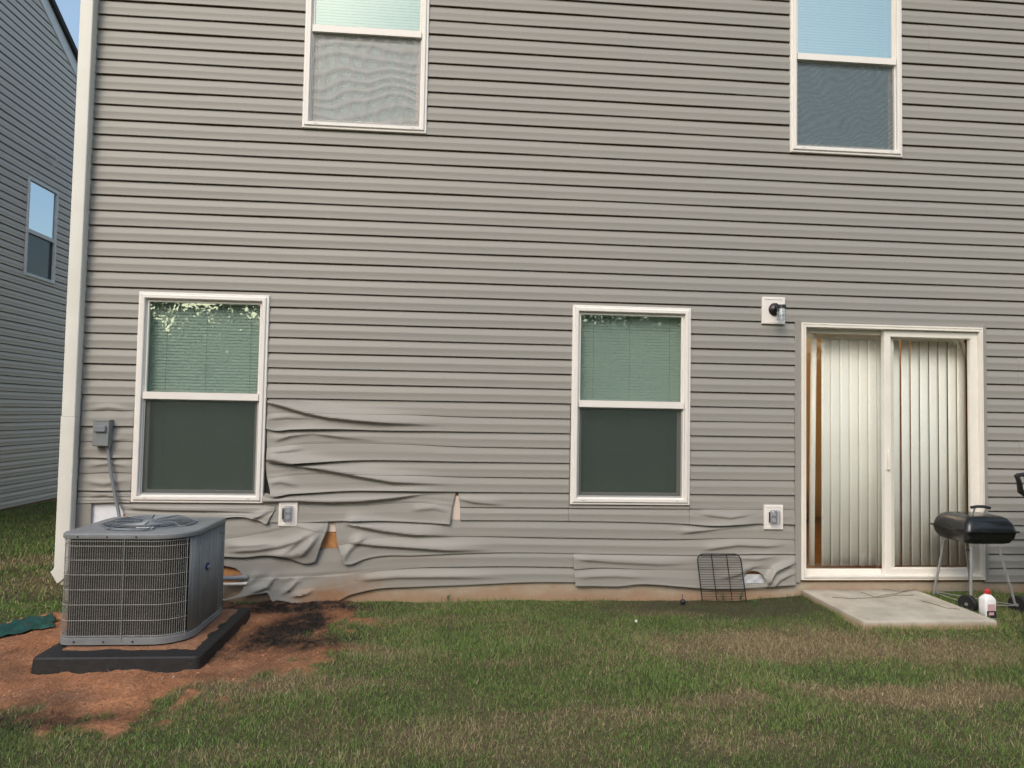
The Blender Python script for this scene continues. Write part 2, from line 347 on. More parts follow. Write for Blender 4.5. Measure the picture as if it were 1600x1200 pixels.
def ground_cols(x, y):
    d = deadness(x, y)[:, None]; c = clay(x, y)[:, None]; bu = burnt(x, y)[:, None]; mk = muck(x, y)[:, None]
    col = np.array([.070, .075, .034])*(1-d) + np.array([.16, .120, .068])*d
    col = col*(1-.6*mk) + np.array([.075, .060, .045])*.6*mk
    n = vnoise(x, y, 6, 61, 4)[:, None]; n2 = vnoise(x, y, 14, 64, 3)[:, None]
    n3 = vnoise(x, y, 2.2, 66, 5)[:, None]; cc = (np.array([.37, .172, .088])*smooth(-.75, .1, n3) + np.array([.15, .085, .055])*(1-smooth(-.75, .1, n3)))*(1+.38*n) + np.array([.05, .04, .03])*np.clip(n2, 0, 1)
    col = col*(1-c) + cc*c
    col = col*(1-bu) + np.array([.022, .018, .016])*bu
    return np.clip(col, 0, 1)
def axis(a, b, h, far, k=1.25):
    v = list(np.arange(a, b+1e-6, h)); s = h
    while v[-1] < far: s *= k; v.append(v[-1]+s)
    s = h; lo = []
    p = v[0]
    while p > -far: s *= k; p -= s; lo.append(p)
    return np.array(lo[::-1]+v)
gx = axis(-4.6, 5.2, .025, 400); gy = axis(-3.2, .6, .025, 400)
X, Y = np.meshgrid(gx, gy, indexing='ij'); xf, yf = X.ravel(), Y.ravel()
me = bpy.data.meshes.new('ground'); n0, n1_ = X.shape
me.vertices.add(len(xf)); me.vertices.foreach_set('co', np.stack([xf, yf, gh(xf, yf)], 1).ravel())
ii, jj = np.meshgrid(np.arange(n0-1), np.arange(n1_-1), indexing='ij'); a = (ii*n1_+jj).ravel()
q = np.stack([a, a+n1_, a+n1_+1, a+1], 1)
def fill(me, q, k=4):
    me.loops.add(q.size); me.loops.foreach_set('vertex_index', q.ravel().astype(np.int32))
    me.polygons.add(len(q)); me.polygons.foreach_set('loop_start', np.arange(0, q.size, k, dtype=np.int32))
    me.update(calc_edges=True); me.validate()
fill(me, q)
def setcol(me, cols, name='Col'):
    at = me.color_attributes.new(name, 'FLOAT_COLOR', 'POINT'); c4 = np.ones((len(cols), 4), np.float32); c4[:, :3] = cols
    at.data.foreach_set('color', c4.ravel())
setcol(me, ground_cols(xf, yf)); me.polygons.foreach_set('use_smooth', [True]*len(me.polygons)); me.materials.append(M['ground_soil'])
ground = bpy.data.objects.new('ground', me); COL.objects.link(ground); tag(ground, kind='structure')

# grass: bent two-segment blades, green and straw
def blades(name, x, y, L, wd, cols, lean, mt):
    n = len(x); z = gh(x, y)-.004; az = rng.uniform(0, 2*math.pi, n); la = az+rng.normal(0, 1.2, n)
    wx, wy = np.cos(az)*wd/2, np.sin(az)*wd/2; lx, ly = np.cos(la), np.sin(la)
    bend = lean; h1 = L*.55; o1 = L*bend*.35; h2 = L*np.sqrt(np.clip(1-bend**2, .05, 1)); o2 = L*bend
    P = np.zeros((n, 5, 3))
    P[:, 0] = np.stack([x-wx, y-wy, z], 1); P[:, 1] = np.stack([x+wx, y+wy, z], 1)
    P[:, 2] = np.stack([x+lx*o1+wx*.8, y+ly*o1+wy*.8, z+h1*(h2/L)], 1); P[:, 3] = np.stack([x+lx*o1-wx*.8, y+ly*o1-wy*.8, z+h1*(h2/L)], 1)
    P[:, 4] = np.stack([x+lx*o2, y+ly*o2, z+h2], 1)
    me = bpy.data.meshes.new(name); me.vertices.add(n*5); me.vertices.foreach_set('co', P.ravel())
    b = (np.arange(n)*5)[:, None]; lo = np.concatenate([b+0, b+1, b+2, b+3, b+3, b+2, b+4], 1).ravel().astype(np.int32)
    me.loops.add(len(lo)); me.loops.foreach_set('vertex_index', lo); me.polygons.add(2*n)
    st = np.stack([np.arange(n)*7, np.arange(n)*7+4], 1).ravel().astype(np.int32); me.polygons.foreach_set('loop_start', st)
    me.update(calc_edges=True); setcol(me, np.repeat(cols, 5, 0)); me.materials.append(M[mt])
    o = bpy.data.objects.new(name, me); COL.objects.link(o); return o
def sample(n, x0, x1, y0, y1, keep):
    x = rng.uniform(x0, x1, n); y = rng.uniform(y0, y1, n); k = rng.uniform(0, 1, n) < keep(x, y); return x[k], y[k]
def off_objects(x, y):
    ok = ~((x > 2.735) & (x < 3.70) & (y > -.865) & (y < .02)) & ~((x > -2.81) & (y > -.01)) & ~((x > -2.24) & (x < -1.34) & (y > -1.42) & (y < -.43))
    return ok & (x > -6.5)
def turf_keep(x, y): return off_objects(x, y)*(1-smooth(.25, .55, clay(x, y)))*(1-.8*burnt(x, y))*(1-.45*muck(x, y))*(.55+.45*smooth(-.5, .3, vnoise(x, y, 5, 77)))
def mkgrass(n, box, ls, ws):
    x, y = sample(n, *box, turf_keep); m = len(x)
    d = deadness(x, y); mk = muck(x, y); isdead = rng.uniform(0, 1, m) < (d*1.0 + .10)
    t = rng.uniform(0, 1, (m, 1)); g = np.array([.075, .118, .028])*(1-t) + np.array([.170, .225, .068])*t
    s = np.array([.18, .145, .078])*(1-t) + np.array([.36, .30, .175])*t
    cols = np.where(isdead[:, None], s*1.1, g*np.array([1.12, 1.24, 1.15]))*(1+.15*vnoise(x, y, 2, 81)[:, None]); cols *= (1-.5*mk)[:, None]
    L = rng.uniform(.5, 1.15, m)*ls*(1-.35*mk)*np.clip(1+.55*vnoise(x, y, 2.8, 95, 4), .45, 1.6); wd = rng.uniform(.7, 1.3, m)*ws; lean = np.clip(rng.normal(.55, .25, m), .05, .95)
    lean = np.where(isdead, np.clip(lean+.12, 0, .97), lean)
    return x, y, L, wd, cols, lean
A = mkgrass(430000, (-3.2, 5.0, -3.1, .0), .031, .0027)
B = mkgrass(110000, (-6.5, -2.2, -1.6, 9.0), .05, .0062)
A2 = mkgrass(40000, (-2.2, 4.6, -3.1, -.02), .048, .0028); kk = vnoise(A2[0], A2[1], 3.5, 91, 3) > .22; A2 = tuple(v[kk] for v in A2)
def edge_keep(x, y):       # tufts left uncut against the slab and the foundation
    d = np.maximum(np.maximum(2.735-x, x-3.705), -.866-y); return ((d > 0) & (d < .035)) | ((y > -.05) & (x > -.75) & (rng.uniform(0, 1, len(x)) < .35))
A3 = mkgrass(150000, (-.8, 4.4, -.93, -.003), .058, .0028); kk = edge_keep(A3[0], A3[1]) & (rng.uniform(0, 1, len(A3[0])) < .7); A3 = tuple(v[kk] for v in A3)
GR = [np.concatenate(z) for z in zip(A, B, A2, A3)]
tag(blades('grass', *GR, 'grass_blades'), 'short patchy lawn of green and straw coloured grass', 'grass', kind='stuff')
# burnt straw and root bits on the clay
def keepb(x, y): return off_objects(x, y)*np.clip(burnt(x, y)*1.0 + .10*clay(x, y), 0, 1)
x, y = sample(60000, -3.6, -.3, -2.3, .0, keepb); m_ = len(x); t = rng.uniform(0, 1, (m_, 1)); bb = burnt(x, y)[:, None]
cols = (np.array([.018, .015, .014])*(1-t)+np.array([.06, .045, .035])*t)*bb + (np.array([.14, .07, .04])*(1-t)+np.array([.30, .19, .12])*t)*(1-bb)
tag(blades('straw_litter', x, y, rng.uniform(.015, .05, m_), rng.uniform(.002, .0045, m_), cols, np.clip(rng.normal(.9, .08, m_), .5, .995), 'straw'),
    'charred black straw and roots scattered over bare red clay', 'straw', kind='stuff')
# clods and small stones in the clay
x, y = sample(22000, -3.8, -.4, -2.4, -.02, lambda x, y: off_objects(x, y)*clay(x, y)*.5); mb = MB(); cl = []
for i in range(len(x)):
    r = min(.0085, abs(rng.normal(0, 1))**1.5*.0030+.0016); z = float(gh(x[i:i+1], y[i:i+1])[0]); a0 = rng.uniform(0, 6.28)
    o = [(x[i]+r*math.cos(a0+k*2.094)*rng.uniform(.6, 1.3), y[i]+r*math.sin(a0+k*2.094)*rng.uniform(.6, 1.3), z-.002) for k in range(3)]
    o.append((x[i]+rng.normal(0, r*.2), y[i]+rng.normal(0, r*.2), z+r*rng.uniform(.5, 1.0))); mb.add(o, [(0, 1, 3), (1, 2, 3), (2, 0, 3)])
    c = np.array([.40, .18, .10])*rng.uniform(.6, 1.35)*(1-.92*float(burnt(x[i:i+1], y[i:i+1])[0])) if rng.uniform() > .012 else np.array([.42, .34, .28]); cl += [c]*4
o = mb.build('clay_clods', 'straw'); setcol(o.data, np.array(cl)); tag(o, 'loose crumbs and clods of red clay around the cooling unit', 'soil', kind='stuff')

# ------------------------------------------------------------------ the house
house = empty('house', 'two storey house wall with warm grey vinyl siding, melted and sagging along the bottom', 'house', (0, 0, 0))
WX0, WX1, WTOP = -2.79, 7.4, 5.75
WIN = [(-2.350, -1.408, .716, 2.268), (.893, 1.834, .726, 2.268), (-1.209, -.268, 3.560, 5.112), (2.643, 3.590, 3.560, 5.112)]
DOOR = (2.735, 4.268, .150, 2.183)
def openings_at(z, holes, x0, x1, m=.006):
    segs = [(x0, x1)]
    for (a, b, c, d) in holes:
        if c+m < z < d-m:
            out = []
            for s, e in segs:
                if b-m <= s or a+m >= e: out.append((s, e)); continue
                if a+m > s: out.append((s, a+m))
                if b-m < e: out.append((b-m, e))
            segs = out
    return segs
PROF = [(.011, -.0125), (.0005, -.0130), (0, -.0165), (.003, -.0180), (.015, -.0168), (.030, -.0160), (.045, -.0168), (.055, -.0176), (.0605, -.0170), (.068, -.0150), (.090, -.0085), (PITCH_S-.0075, -.0034), (PITCH_S-.0070, .0120)]
def siding(mb, zlist, segfn, place, breaks=(), seed=0, laps=True):
    r_ = random.Random(seed)
    for ci, z0 in enumerate(zlist):
        lapx = (math.sin((ci//2)*12.9898+seed)*43758.5453 % 1.0)*3.66 if laps else 99
        pr = []
        pts = [(z0+a, y) for a, y in PROF]
        for (za, ya), (zb, yb) in zip(pts[:-1], pts[1:]):
            br = sorted([b for b in breaks if min(za, zb)+1e-4 < b < max(za, zb)-1e-4], reverse=za > zb)
            seq = [(za, ya)]+[(b, ya+(yb-ya)*(b-za)/(zb-za)) for b in br]+[(zb, yb)]
            for (p0, q0), (p1, q1) in zip(seq[:-1], seq[1:]):
                for s, e in segfn((p0+p1)/2):
                    if e-s < .002: continue
                    xs = [s]; x = math.floor(s/.3)*.3+.3
                    while x < e-.01: xs.append(x); x += .3
                    xs.append(e); vs = []
                    L0 = lapx-8*3.66
                    cuts = []
                    while L0 < e:
                        if L0 > s: cuts.append(L0)
                        L0 += 3.66
                    k0 = 0
                    xs2 = sorted(set(xs+[c for c in cuts]+[c+.0006 for c in cuts]))
                    for x in xs2:
                        k = sum(1 for c in cuts if x > c+.0003)
                        base = int(math.floor((s-lapx)/3.66)) if laps else 0
                        off = -.0019*((k+base) % 2)
                        wob = .0011*math.sin(x*1.7+ci*2.3+seed)+.0006*math.sin(x*4.3+ci*1.1)
                        yw = .0006*math.sin(x*2.6+ci*1.9+seed*3)
                        for p, q in ((p0, q0), (p1, q1)): vs.append(place(x, q+off+yw, p+wob))
                    mb.add(vs, [(2*i, 2*i+2, 2*i+3, 2*i+1) for i in range(len(xs2)-1)])
    return mb
brk = sorted({v for h in WIN+[DOOR] for v in (h[2]+.006, h[3]-.006)})
zrows = [1.5+PITCH_S*i for i in range(0, 37)]
mb = MB()
siding(mb, zrows, lambda z: openings_at(z, WIN+[DOOR], WX0, WX1), lambda x, y, z: (x, y, z), brk, 1)
siding(mb, [1.5-PITCH_S*i for i in range(1, 13)], lambda z: [(4.300, WX1)], lambda x, y, z: (x, y, z), [], 1)
mb.build('siding', 'siding_vinyl', house, sharp=50)
# sheathing behind the siding
mb = MB(); zz = sorted({.128, WTOP}|{v for h in WIN+[DOOR] for v in (h[2]+.02, h[3]-.02) if .128 < v < WTOP})
for a, b_ in zip(zz[:-1], zz[1:]):
    for s, e in openings_at((a+b_)/2, WIN+[DOOR], WX0, WX1, .02): mb.box(s, e, .0135, .10, a, b_)
mb.build('sheathing', 'osb', house)
# the other walls, floor slab and roof of the house (mostly out of frame)
mb = MB(); mb.box(WX0, WX0+.1, .1005, 9, .10, WTOP); mb.box(WX1-.1, WX1, .1005, 9, .10, WTOP); mb.box(WX0, WX1, 9.0005, 9.1, .10, WTOP)
mb.build('side_wall', 'siding_vinyl', house)
mb = MB(); mb.add([(WX0-.3, -.40, WTOP+.02), (WX1+.3, -.40, WTOP+.02), (WX1+.3, 4.5, WTOP+2.4), (WX0-.3, 4.5, WTOP+2.4), (WX1+.3, 9.4, WTOP+.02), (WX0-.3, 9.4, WTOP+.02),
    (WX0-.3, -.40, WTOP+.2), (WX1+.3, -.40, WTOP+.2), (WX1+.3, 4.5, WTOP+2.6), (WX0-.3, 4.5, WTOP+2.6), (WX1+.3, 9.4, WTOP+.2), (WX0-.3, 9.4, WTOP+.2)],
    [(0,3,2,1), (3,5,4,2), (6,7,8,9), (9,8,10,11), (0,1,7,6), (4,5,11,10), (0,6,9,3), (3,9,11,5), (1,2,8,7), (2,4,10,8), (0,1,4,5)])
mb.build('roof', 'shingle', house)
mb = MB(); mb.box(WX0, WX1, .002, .20, -.35, .1275); mb.build('foundation', 'foundation_concrete', house)
# corner post and downspout
mb = MB(); mb.box(WX0-.02, WX0+.055, -.028, .09, .12, WTOP); mb.build('corner_post', 'downspout_paint', house, bevel=.004)
xa = W(116.5, 650)[0]; mb = MB()
DX0, DX1 = -2.822, -2.728
def dsp(z): return rrect(DX0, DX1, -.100, -.036, (.008,)*4, z, 3)
mb.loft([dsp(1.338), dsp(WTOP)])
ds = mb.build('downspout', 'downspout_paint', house)
mb = MB(); mb.loft([rrect(DX0-.003, DX1+.003, -.103, -.033, (.008,)*4, z, 3) for z in (.262, 1.336)]); mb.build('lower_pipe', 'downspout_paint', ds)
mb = MB(); rings = []; cx, cz = -2.775, .262
for k in range(9):                   # kick-out elbow turning towards the side yard
    a = math.radians(60)*min(k, 7)/7
    if k: l = .012 if k < 8 else .016; cx -= l*.8*math.sin(a); cz -= l*math.cos(a)
    rings.append([(cx+px*math.cos(a), -.068+py, cz-px*math.sin(a)) for px, py in ((-.049,-.035),(.049,-.035),(.049,.035),(-.049,.035))])
mb.loft(rings); mb.build('elbow', 'downspout_paint', ds, bevel=.004)

# ---------------- melted lower panels
def curve(pts, ideal=None, blend=None):
    """pixel polyline on the wall -> z(x)"""
    w = sorted(W(*p) for p in pts); xs = np.array([p[0] for p in w]); zs = np.array([p[1] for p in w])
    def f(x):
        x = np.asarray(x, float)
        if len(xs) > 3:                      # cubic through the points
            m = np.gradient(zs, xs); i = np.clip(np.searchsorted(xs, x)-1, 0, len(xs)-2); h = xs[i+1]-xs[i]; t = np.clip((x-xs[i])/h, 0, 1)
            r = (2*t**3-3*t**2+1)*zs[i]+(t**3-2*t**2+t)*h*m[i]+(-2*t**3+3*t**2)*zs[i+1]+(t**3-t**2)*h*m[i+1]
        else: r = np.interp(x, xs, zs)
        if ideal is not None:
            xe = xs[-1]; r = np.where(x > xe, ideal, r); k = smooth(xe-.5, xe, x); r = r*(1-k)+ideal*k
        return r
    return f
def idz(i): return 1.5+PITCH_S*i
def const(z): return lambda x: np.full(np.shape(x), z, float)
WR = []    # wrinkles: polyline in (x,z), amplitude, width above, width below
def wr(pts, amp, up=.05, dn=.02, ends=.12):
    P = [W(*p) for p in pts]; WR.append((P, amp*1.35, up*1.2, dn*.72, ends))
# folds fanning out from the left window
wr([(400,622),(432,631),(452,637),(479,645),(514,652),(552,656),(600,660),(700,664)], .030, .055, .018)
wr([(415,655),(450,652),(500,654)], .008, .03, .015)
wr([(425,690),(455,680),(488,675),(533,682),(600,688)], .013, .05, .022)
wr([(418,706),(450,704),(480,700)], .008, .03, .015)
wr([(410,716),(428,718),(472,727),(520,735),(567,744),(615,752),(720,756)], .028, .055, .020)
wr([(418,755),(440,752),(470,758)], .010, .03, .02)
wr([(400,782),(466,781),(520,783),(571,781),(615,777),(662,770),(712,764)], .030, .045, .018)
wr([(640,796),(680,793),(707,800)], .008, .03, .02)
wr([(535,816),(560,820),(599,828),(650,834),(720,836)], .026, .05, .020)
wr([(545,845),(583,850),(630,853),(700,858),(780,858)], .022, .045, .018)
wr([(535,880),(545,860),(560,845),(575,835)], .014, .03, .025)
wr([(360,860),(400,858),(440,852),(470,842),(500,826),(512,818)], .014, .03, .018)
wr([(445,864),(462,850),(476,838)], .012, .022, .02)
wr([(468,871),(486,852),(502,830)], .018, .03, .022)
wr([(420,866),(460,866),(490,858)], .016, .035, .03)
wr([(350,852),(400,850),(440,846)], .008, .03, .02)
wr([(200,792),(260,795),(330,796),(400,798)], .014, .04, .018)
wr([(385,812),(405,806),(425,796)], .018, .02, .02)
wr([(140,640),(170,636),(205,641)], .006, .02, .02); wr([(140,692),(170,688),(205,684)], .007, .03, .02)
wr([(140,728),(175,722),(205,730)], .009, .03, .02); wr([(136,752),(165,756),(200,750)], .008, .02, .02); wr([(136,775),(165,772),(205,780)], .009, .03, .02)
wr([(560,905),(620,900),(700,900),(800,902)], .010, .03, .02)
wr([(430,905),(470,900),(520,893)], .006, .04, .03)
wr([(390,925),(420,915),(428,903),(440,900)], .016, .025, .02)
wr([(440,928),(455,918),(464,908),(476,905)], .018, .018, .02); wr([(455,930),(480,926),(492,920)], .020, .015, .015)
wr([(385,915),(400,900),(420,895)], .009, .03, .03)
wr([(1197,912),(1202,900),(1208,891),(1222,884),(1246,876)], .030, .025, .014, .06)
wr([(1150,870),(1180,872),(1220,866)], .008, .03, .02)
wr([(1205,916),(1215,905),(1230,897),(1246,893)], .012, .025, .015, .06)
wr([(1120,903),(1150,896),(1175,884),(1195,880)], .010, .03, .02)
wr([(1060,832),(1110,826),(1160,820),(1195,812)], .012, .04, .018)
wr([(1090,802),(1140,808),(1185,800)], .008, .03, .015)
wr([(1095,858),(1150,850),(1200,852),(1246,846)], .010, .03, .02)
wr([(900,872),(960,877),(1030,880),(1100,878)], .009, .03, .018)
wr([(900,900),(960,898),(1020,902)], .006, .03, .02)
wr([(716,778),(740,784),(790,788)], .010, .03, .015)
def bulge(x, z):
    out = np.zeros_like(x)
    for P, amp, up, dn, ends in WR:
        best = np.full(x.shape, 1e9); sg = np.ones_like(x); tl = np.zeros_like(x)
        tot = sum(math.hypot(b[0]-a[0], b[1]-a[1]) for a, b in zip(P[:-1], P[1:])); acc = 0
        x0, x1 = min(p[0] for p in P)-.15, max(p[0] for p in P)+.15; sel = (x > x0) & (x < x1)
        if not sel.any(): continue
        xs, zs = x[sel], z[sel]; b0 = np.full(xs.shape, 1e9); s0 = np.ones_like(xs); t0 = np.zeros_like(xs)
        for a, b in zip(P[:-1], P[1:]):
            dx, dz = b[0]-a[0], b[1]-a[1]; l = math.hypot(dx, dz); t = np.clip(((xs-a[0])*dx+(zs-a[1])*dz)/(l*l), 0, 1)
            px, pz = a[0]+t*dx, a[1]+t*dz; d = np.hypot(xs-px, zs-pz); s = np.sign(dx*(zs-a[1])-dz*(xs-a[0]))*(1 if dx >= 0 else -1)
            k = d < b0; b0[k] = d[k]; s0[k] = s[k]; t0[k] = (acc+t*l)[k]; acc += l
        w = np.where(s0 > 0, up, dn); tp = smooth(0, ends, t0+.02)*(1-smooth(tot-max(ends, tot*.45), tot+.02, t0))
        out[sel] += amp*np.exp(-(b0/w)**2)*tp
    return out
def inpoly(x, z, poly):
    c = np.zeros(x.shape, bool); n = len(poly)
    for i in range(n):
        (x1, z1), (x2, z2) = poly[i], poly[(i+1) % n]
        k = ((z1 > z) != (z2 > z)) & (x < (x2-x1)*(z-z1)/((z2-z1) or 1e-9)+x1); c ^= k
    return c
def topoly(x, z, poly):
    best = np.full(x.shape, 1e9); bx = x.copy(); bz = z.copy(); n = len(poly)
    for i in range(n):
        (x1, z1), (x2, z2) = poly[i], poly[(i+1) % n]; dx, dz = x2-x1, z2-z1; t = np.clip(((x-x1)*dx+(z-z1)*dz)/(dx*dx+dz*dz), 0, 1)
        d = np.hypot(x-x1-t*dx, z-z1-t*dz); k = d < best; best[k] = d[k]; bx[k] = (x1+t*dx)[k]; bz[k] = (z1+t*dz)[k]
    return bx, bz
# across-profile of one course: fraction s, y
CP = [(0, -.0180), (.03, -.0182), (.14, -.0168), (.28, -.0160), (.42, -.0168), (.50, -.0176), (.56, -.0168), (.66, -.0135), (.80, -.0088), (.90, -.0055), (.985, -.0030)]
def panel(name, B, Mid, T, xl, xr, melt, holes=(), lift=0.0, extra=None, step=.009, stain=None, crease=.7):
    s_ = np.array([c[0] for c in CP]); y_ = np.array([c[1] for c in CP])
    # refine each course
    ss = np.unique(np.concatenate([s_, np.linspace(0, .985, 16)])); yy = np.interp(ss, s_, y_)
    rows = [('hem', 0.0)] + [(0, s) for s in ss] + [(1, s) for s in ss] + [(1, 1.02)]
    xmin, xmax = min(xl(0), xl(1), xl(.5)), max(xr(0), xr(1), xr(.5)); nu = max(4, int((xmax-xmin)/step))
    U = np.linspace(0, 1, nu+1); PX, PY, PZ, ST = [], [], [], []
    for c, s in rows:
        hem = c == 'hem'; 
        if hem: c, s = 0, 0.0
        t = min(1.0, (c+s)/2); x = xl(t)+(xr(t)-xl(t))*U
        b, m, tt = B(x), Mid(x), T(x)
        z = b+(m-b)*s if c == 0 else m+(tt-m)*s
        y = np.full(x.shape, float(np.interp(s, ss, yy)) if s <= 1 else .012)
        mf = melt(x); flat = -.0155+.011*smooth(.4, 1.0, np.full(x.shape, t))
        if c == 0 and s > .55: y = y*(1-mf*crease) + flat*mf*crease
        else: y = y*(1-mf*.55*(1 if s > .12 or c == 1 else 0)) + flat*mf*.55*(1 if s > .12 or c == 1 else 0)
        if s > 1: y = np.full(x.shape, .012)
        if c == 1 and s < .1: y = y + .004*mf*crease
        wtop = 1-smooth(.80, .97, t)
        y = y - bulge(x, z)*wtop - (lift+.008*max(0, 1-t*2))*wtop*mf
        if extra is not None: y = y - extra(x, z, t)*wtop
        if hem: y = y+.0042; z = z+.009
        PX.append(x); PZ.append(z); PY.append(np.minimum(y, -.0016) if s <= 1 else y)
        if stain is not None: ST.append(stain(x, z))
    PX, PY, PZ = np.array(PX), np.array(PY), np.array(PZ); nr, nc = PX.shape
    keepf = None
    i, j = np.meshgrid(np.arange(nr-1), np.arange(nc-1), indexing='ij'); a = (i*nc+j).ravel(); q = np.stack([a, a+1, a+nc+1, a+nc], 1)
    fx, fz = PX.ravel().copy(), PZ.ravel().copy(); fy = PY.ravel()
    for poly in holes:
        ins = inpoly(fx, fz, poly); q = q[~ins[q].all(1)]; bx, bz = topoly(fx[ins], fz[ins], poly); fx[ins] = bx; fz[ins] = bz
    mb = MB(); mb.v = np.stack([fx, fy, fz], 1).tolist(); mb.f = [tuple(r) for r in q.tolist()]
    o = mb.build(name, 'melted_vinyl', house, sharp=48, solid=.0016)
    at = o.data.color_attributes.new('Stain', 'FLOAT_COLOR', 'POINT'); s4 = np.zeros((len(fx), 4), np.float32)
    if stain is not None: s4[:, :3] = np.array(ST).ravel()[:, None]
    s4[:, 3] = 1; at.data.foreach_set('color', s4.ravel()); return o
def xedge(pts):            # pixel points from bottom to top -> x(t)
    w = [W(*p)[0] for p in pts]; n = len(w)-1
    return lambda t: float(np.interp(t, [i/n for i in range(n+1)], w))
xdoor = lambda t: 2.690
z0w = WIN[0]; XR = z0w[1]+.004; XLs = WX0+.075
meltL = lambda x: np.clip(1-smooth(-.9, .9, x), 0, 1)
meltR = lambda x: np.clip(smooth(1.6, 2.2, x), 0, 1)*.8
meltA = lambda x: np.maximum(meltL(x), .4*meltR(x))
cm1 = curve([(419,645.9),(441,644.3),(488,645.6),(583,647),(730,649)], idz(-1)); cm2 = curve([(418,670.2),(428,672.5),(457,671),(520,670.2),(599,672.5),(730,673.7)], idz(-2))
cm3 = curve([(417,698.8),(457,694.6),(520,692),(599,693),(730,695.6)], idz(-3)); cm4 = curve([(418,721),(434.5,724),(479,722.5),(526,720),(567.5,718.7),(647,719.3),(730,720.3)], idz(-4))
cm5 = curve([(418,747),(457,742),(495,740),(552,740),(599,741.5),(647,742),(730,742.8)], idz(-5)); cm6 = curve([(417,770),(425,773),(457,770.6),(488,769),(552,766),(599,766),(730,767.5)], idz(-6))
def up(f, d=-.0035): return lambda x: f(x)+d
WRW = WIN[1]
def split_cols(name, B, Mid, T, xl, melt, **k):
    panel(name, B, Mid, T, xl, lambda t: WRW[0]-.004, melt, **k)
    panel(name, B, Mid, T, lambda t: WRW[1]+.004, xdoor, melt, **k)
split_cols('siding_panel', cm2, cm1, const(idz(0)-.004), xedge([(417,671),(419,622)]), meltA)
split_cols('siding_panel', cm4, cm3, up(cm2), xedge([(418,721),(417.5,671)]), meltA)
curl = lambda x, z, t: .018*np.exp(-((x+1.38)/.10)**2)*np.clip(1-t*1.6, 0, 1)
split_cols('siding_panel', cm6, cm5, up(cm4), xedge([(426,771),(418,745),(415,724)]), meltA, extra=curl)
# panel with the open butt joint, below the windows
wz = lambda x: np.full(np.shape(x), WRW[2]-.006)
cm7 = curve([(414,786),(466,787.4),(520,789.6),(571,789),(615,785.8),(662.5,785),(707,791),(716,792)]); cm8 = curve([(414,815),(466,816),(520,813.7),(599,812.7),(647,815),(703,818),(716,819)])
panel('torn_siding_panel', cm8, cm7, up(cm6), xedge([(414,800),(412,786),(411,770)]), xedge([(703,818),(707,791),(713,768)]), lambda x: 1+0*x, extra=lambda x, z, t: .016*np.exp(-((x-W(703,818)[0])/.10)**2)*np.clip(1-t*1.5, 0, 1))
c8r = curve([(719,812),(800,812.5),(900,813.6),(1000,815.5),(1079,818.5),(1110,820.5),(1151,819),(1180,817.5),(1246,819)])
c7r = lambda x: np.full(np.shape(x), idz(-7)); c6c = lambda x: np.full(np.shape(x), idz(-6)-.004)
WB = WRW[2]-.004
xg = W(719, 790)[0]
# it runs under the right window; its top is notched there, so it is laid as three lengths
panel('siding_panel', c8r, c7r, c6c, xedge([(718.5,812),(719,790),(716,769)]), lambda t: WRW[0]-.004, lambda x: .35*np.exp(-((x-xg)/.3)**2))
panel('siding_panel', c8r, lambda x: np.full(np.shape(x), idz(-7)), lambda x: np.full(np.shape(x), WB), lambda t: WRW[0]-.004, lambda t: WRW[1]+.004, meltR)
panel('siding_panel', c8r, c7r, c6c, lambda t: WRW[1]+.004, xdoor, meltR)
# drooping length under the left window
e8 = curve([(195,806),(260,809),(330,809.6),(390,808),(409,813),(419,817),(425,811),(433,803)]); e7 = curve([(190,796),(260,798),(330,799),(400,801),(433,799)])
panel('drooping_siding_panel', e8, e7, lambda x: np.full(np.shape(x), z0w[2]-.004), xedge([(200,808),(193,797),(187,786)]), xedge([(420,816),(427,806),(432,797),(430,786)]), lambda x: 1+0*x,
      extra=lambda x, z, t: .010+.010*np.exp(-((x-W(418,815)[0])/.06)**2)*np.clip(1-t, 0, 1))
# left strip between the corner and the window
lc = [curve([(110,y0),(140,y0+.3),(170,y0-a),(190,y0+b),(215,y0+.7)]) for y0, a, b in ((640.5, .5, .3), (665, -.6, .5), (689, .6, -.4), (714.3, -.9, .6), (738.3, .8, -.5), (765.5, -.8, .5), (785, .5, -.8))]
LT = lambda t: XLs-.012; LR = lambda t: z0w[0]-.004; ml = lambda x: .55+0*x
panel('siding_panel', lc[1], lc[0], const(idz(0)-.004), LT, LR, ml); panel('siding_panel', lc[3], lc[2], up(lc[1]), LT, LR, ml)
panel('siding_panel', lc[5], lc[4], up(lc[3]), LT, LR, ml); panel('siding_panel', lc[6], lambda x: (lc[6](x)+lc[5](x))/2, up(lc[5]), LT, LR, ml)
# two melted flaps with bare board between them
f10 = curve([(185,868),(349,868),(387,869),(409,866.6),(447,868.8),(466,875),(478,878.5),(488,877.5),(498,872),(505,860),(514,852)]); f9 = curve([(185,848),(349,841),(393,835),(434.5,826),(457,821),(480,824),(514,834)])
f8 = curve([(185,803),(330,803),(409,806),(440,806),(514,806)])
panel('melted_siding_flap', f10, f9, f8, xedge([(200,868),(200,806)]), xedge([(495,873),(503,863),(508,851),(512,836),(514,820),(515,807)]), lambda x: 1+0*x,
      extra=lambda x, z, t: .012*(1-t)+.030*np.exp(-((x-W(485,870)[0])/.13)**2)*np.sin(np.pi*np.clip(t*1.2+.08, 0, 1)))
g10 = curve([(520,879),(537,879.5),(548.5,880),(570,872.5),(599,867.5),(640,867),(730,863.5),(789,862.5),(897,864),(1006,865.8),(1100,867),(1180,864.5),(1246,865)])
g9 = curve([(520,852),(539,849),(583,840),(647,838),(730,837.2),(897,839.7),(1079,841.5),(1160,840),(1246,842.6)])
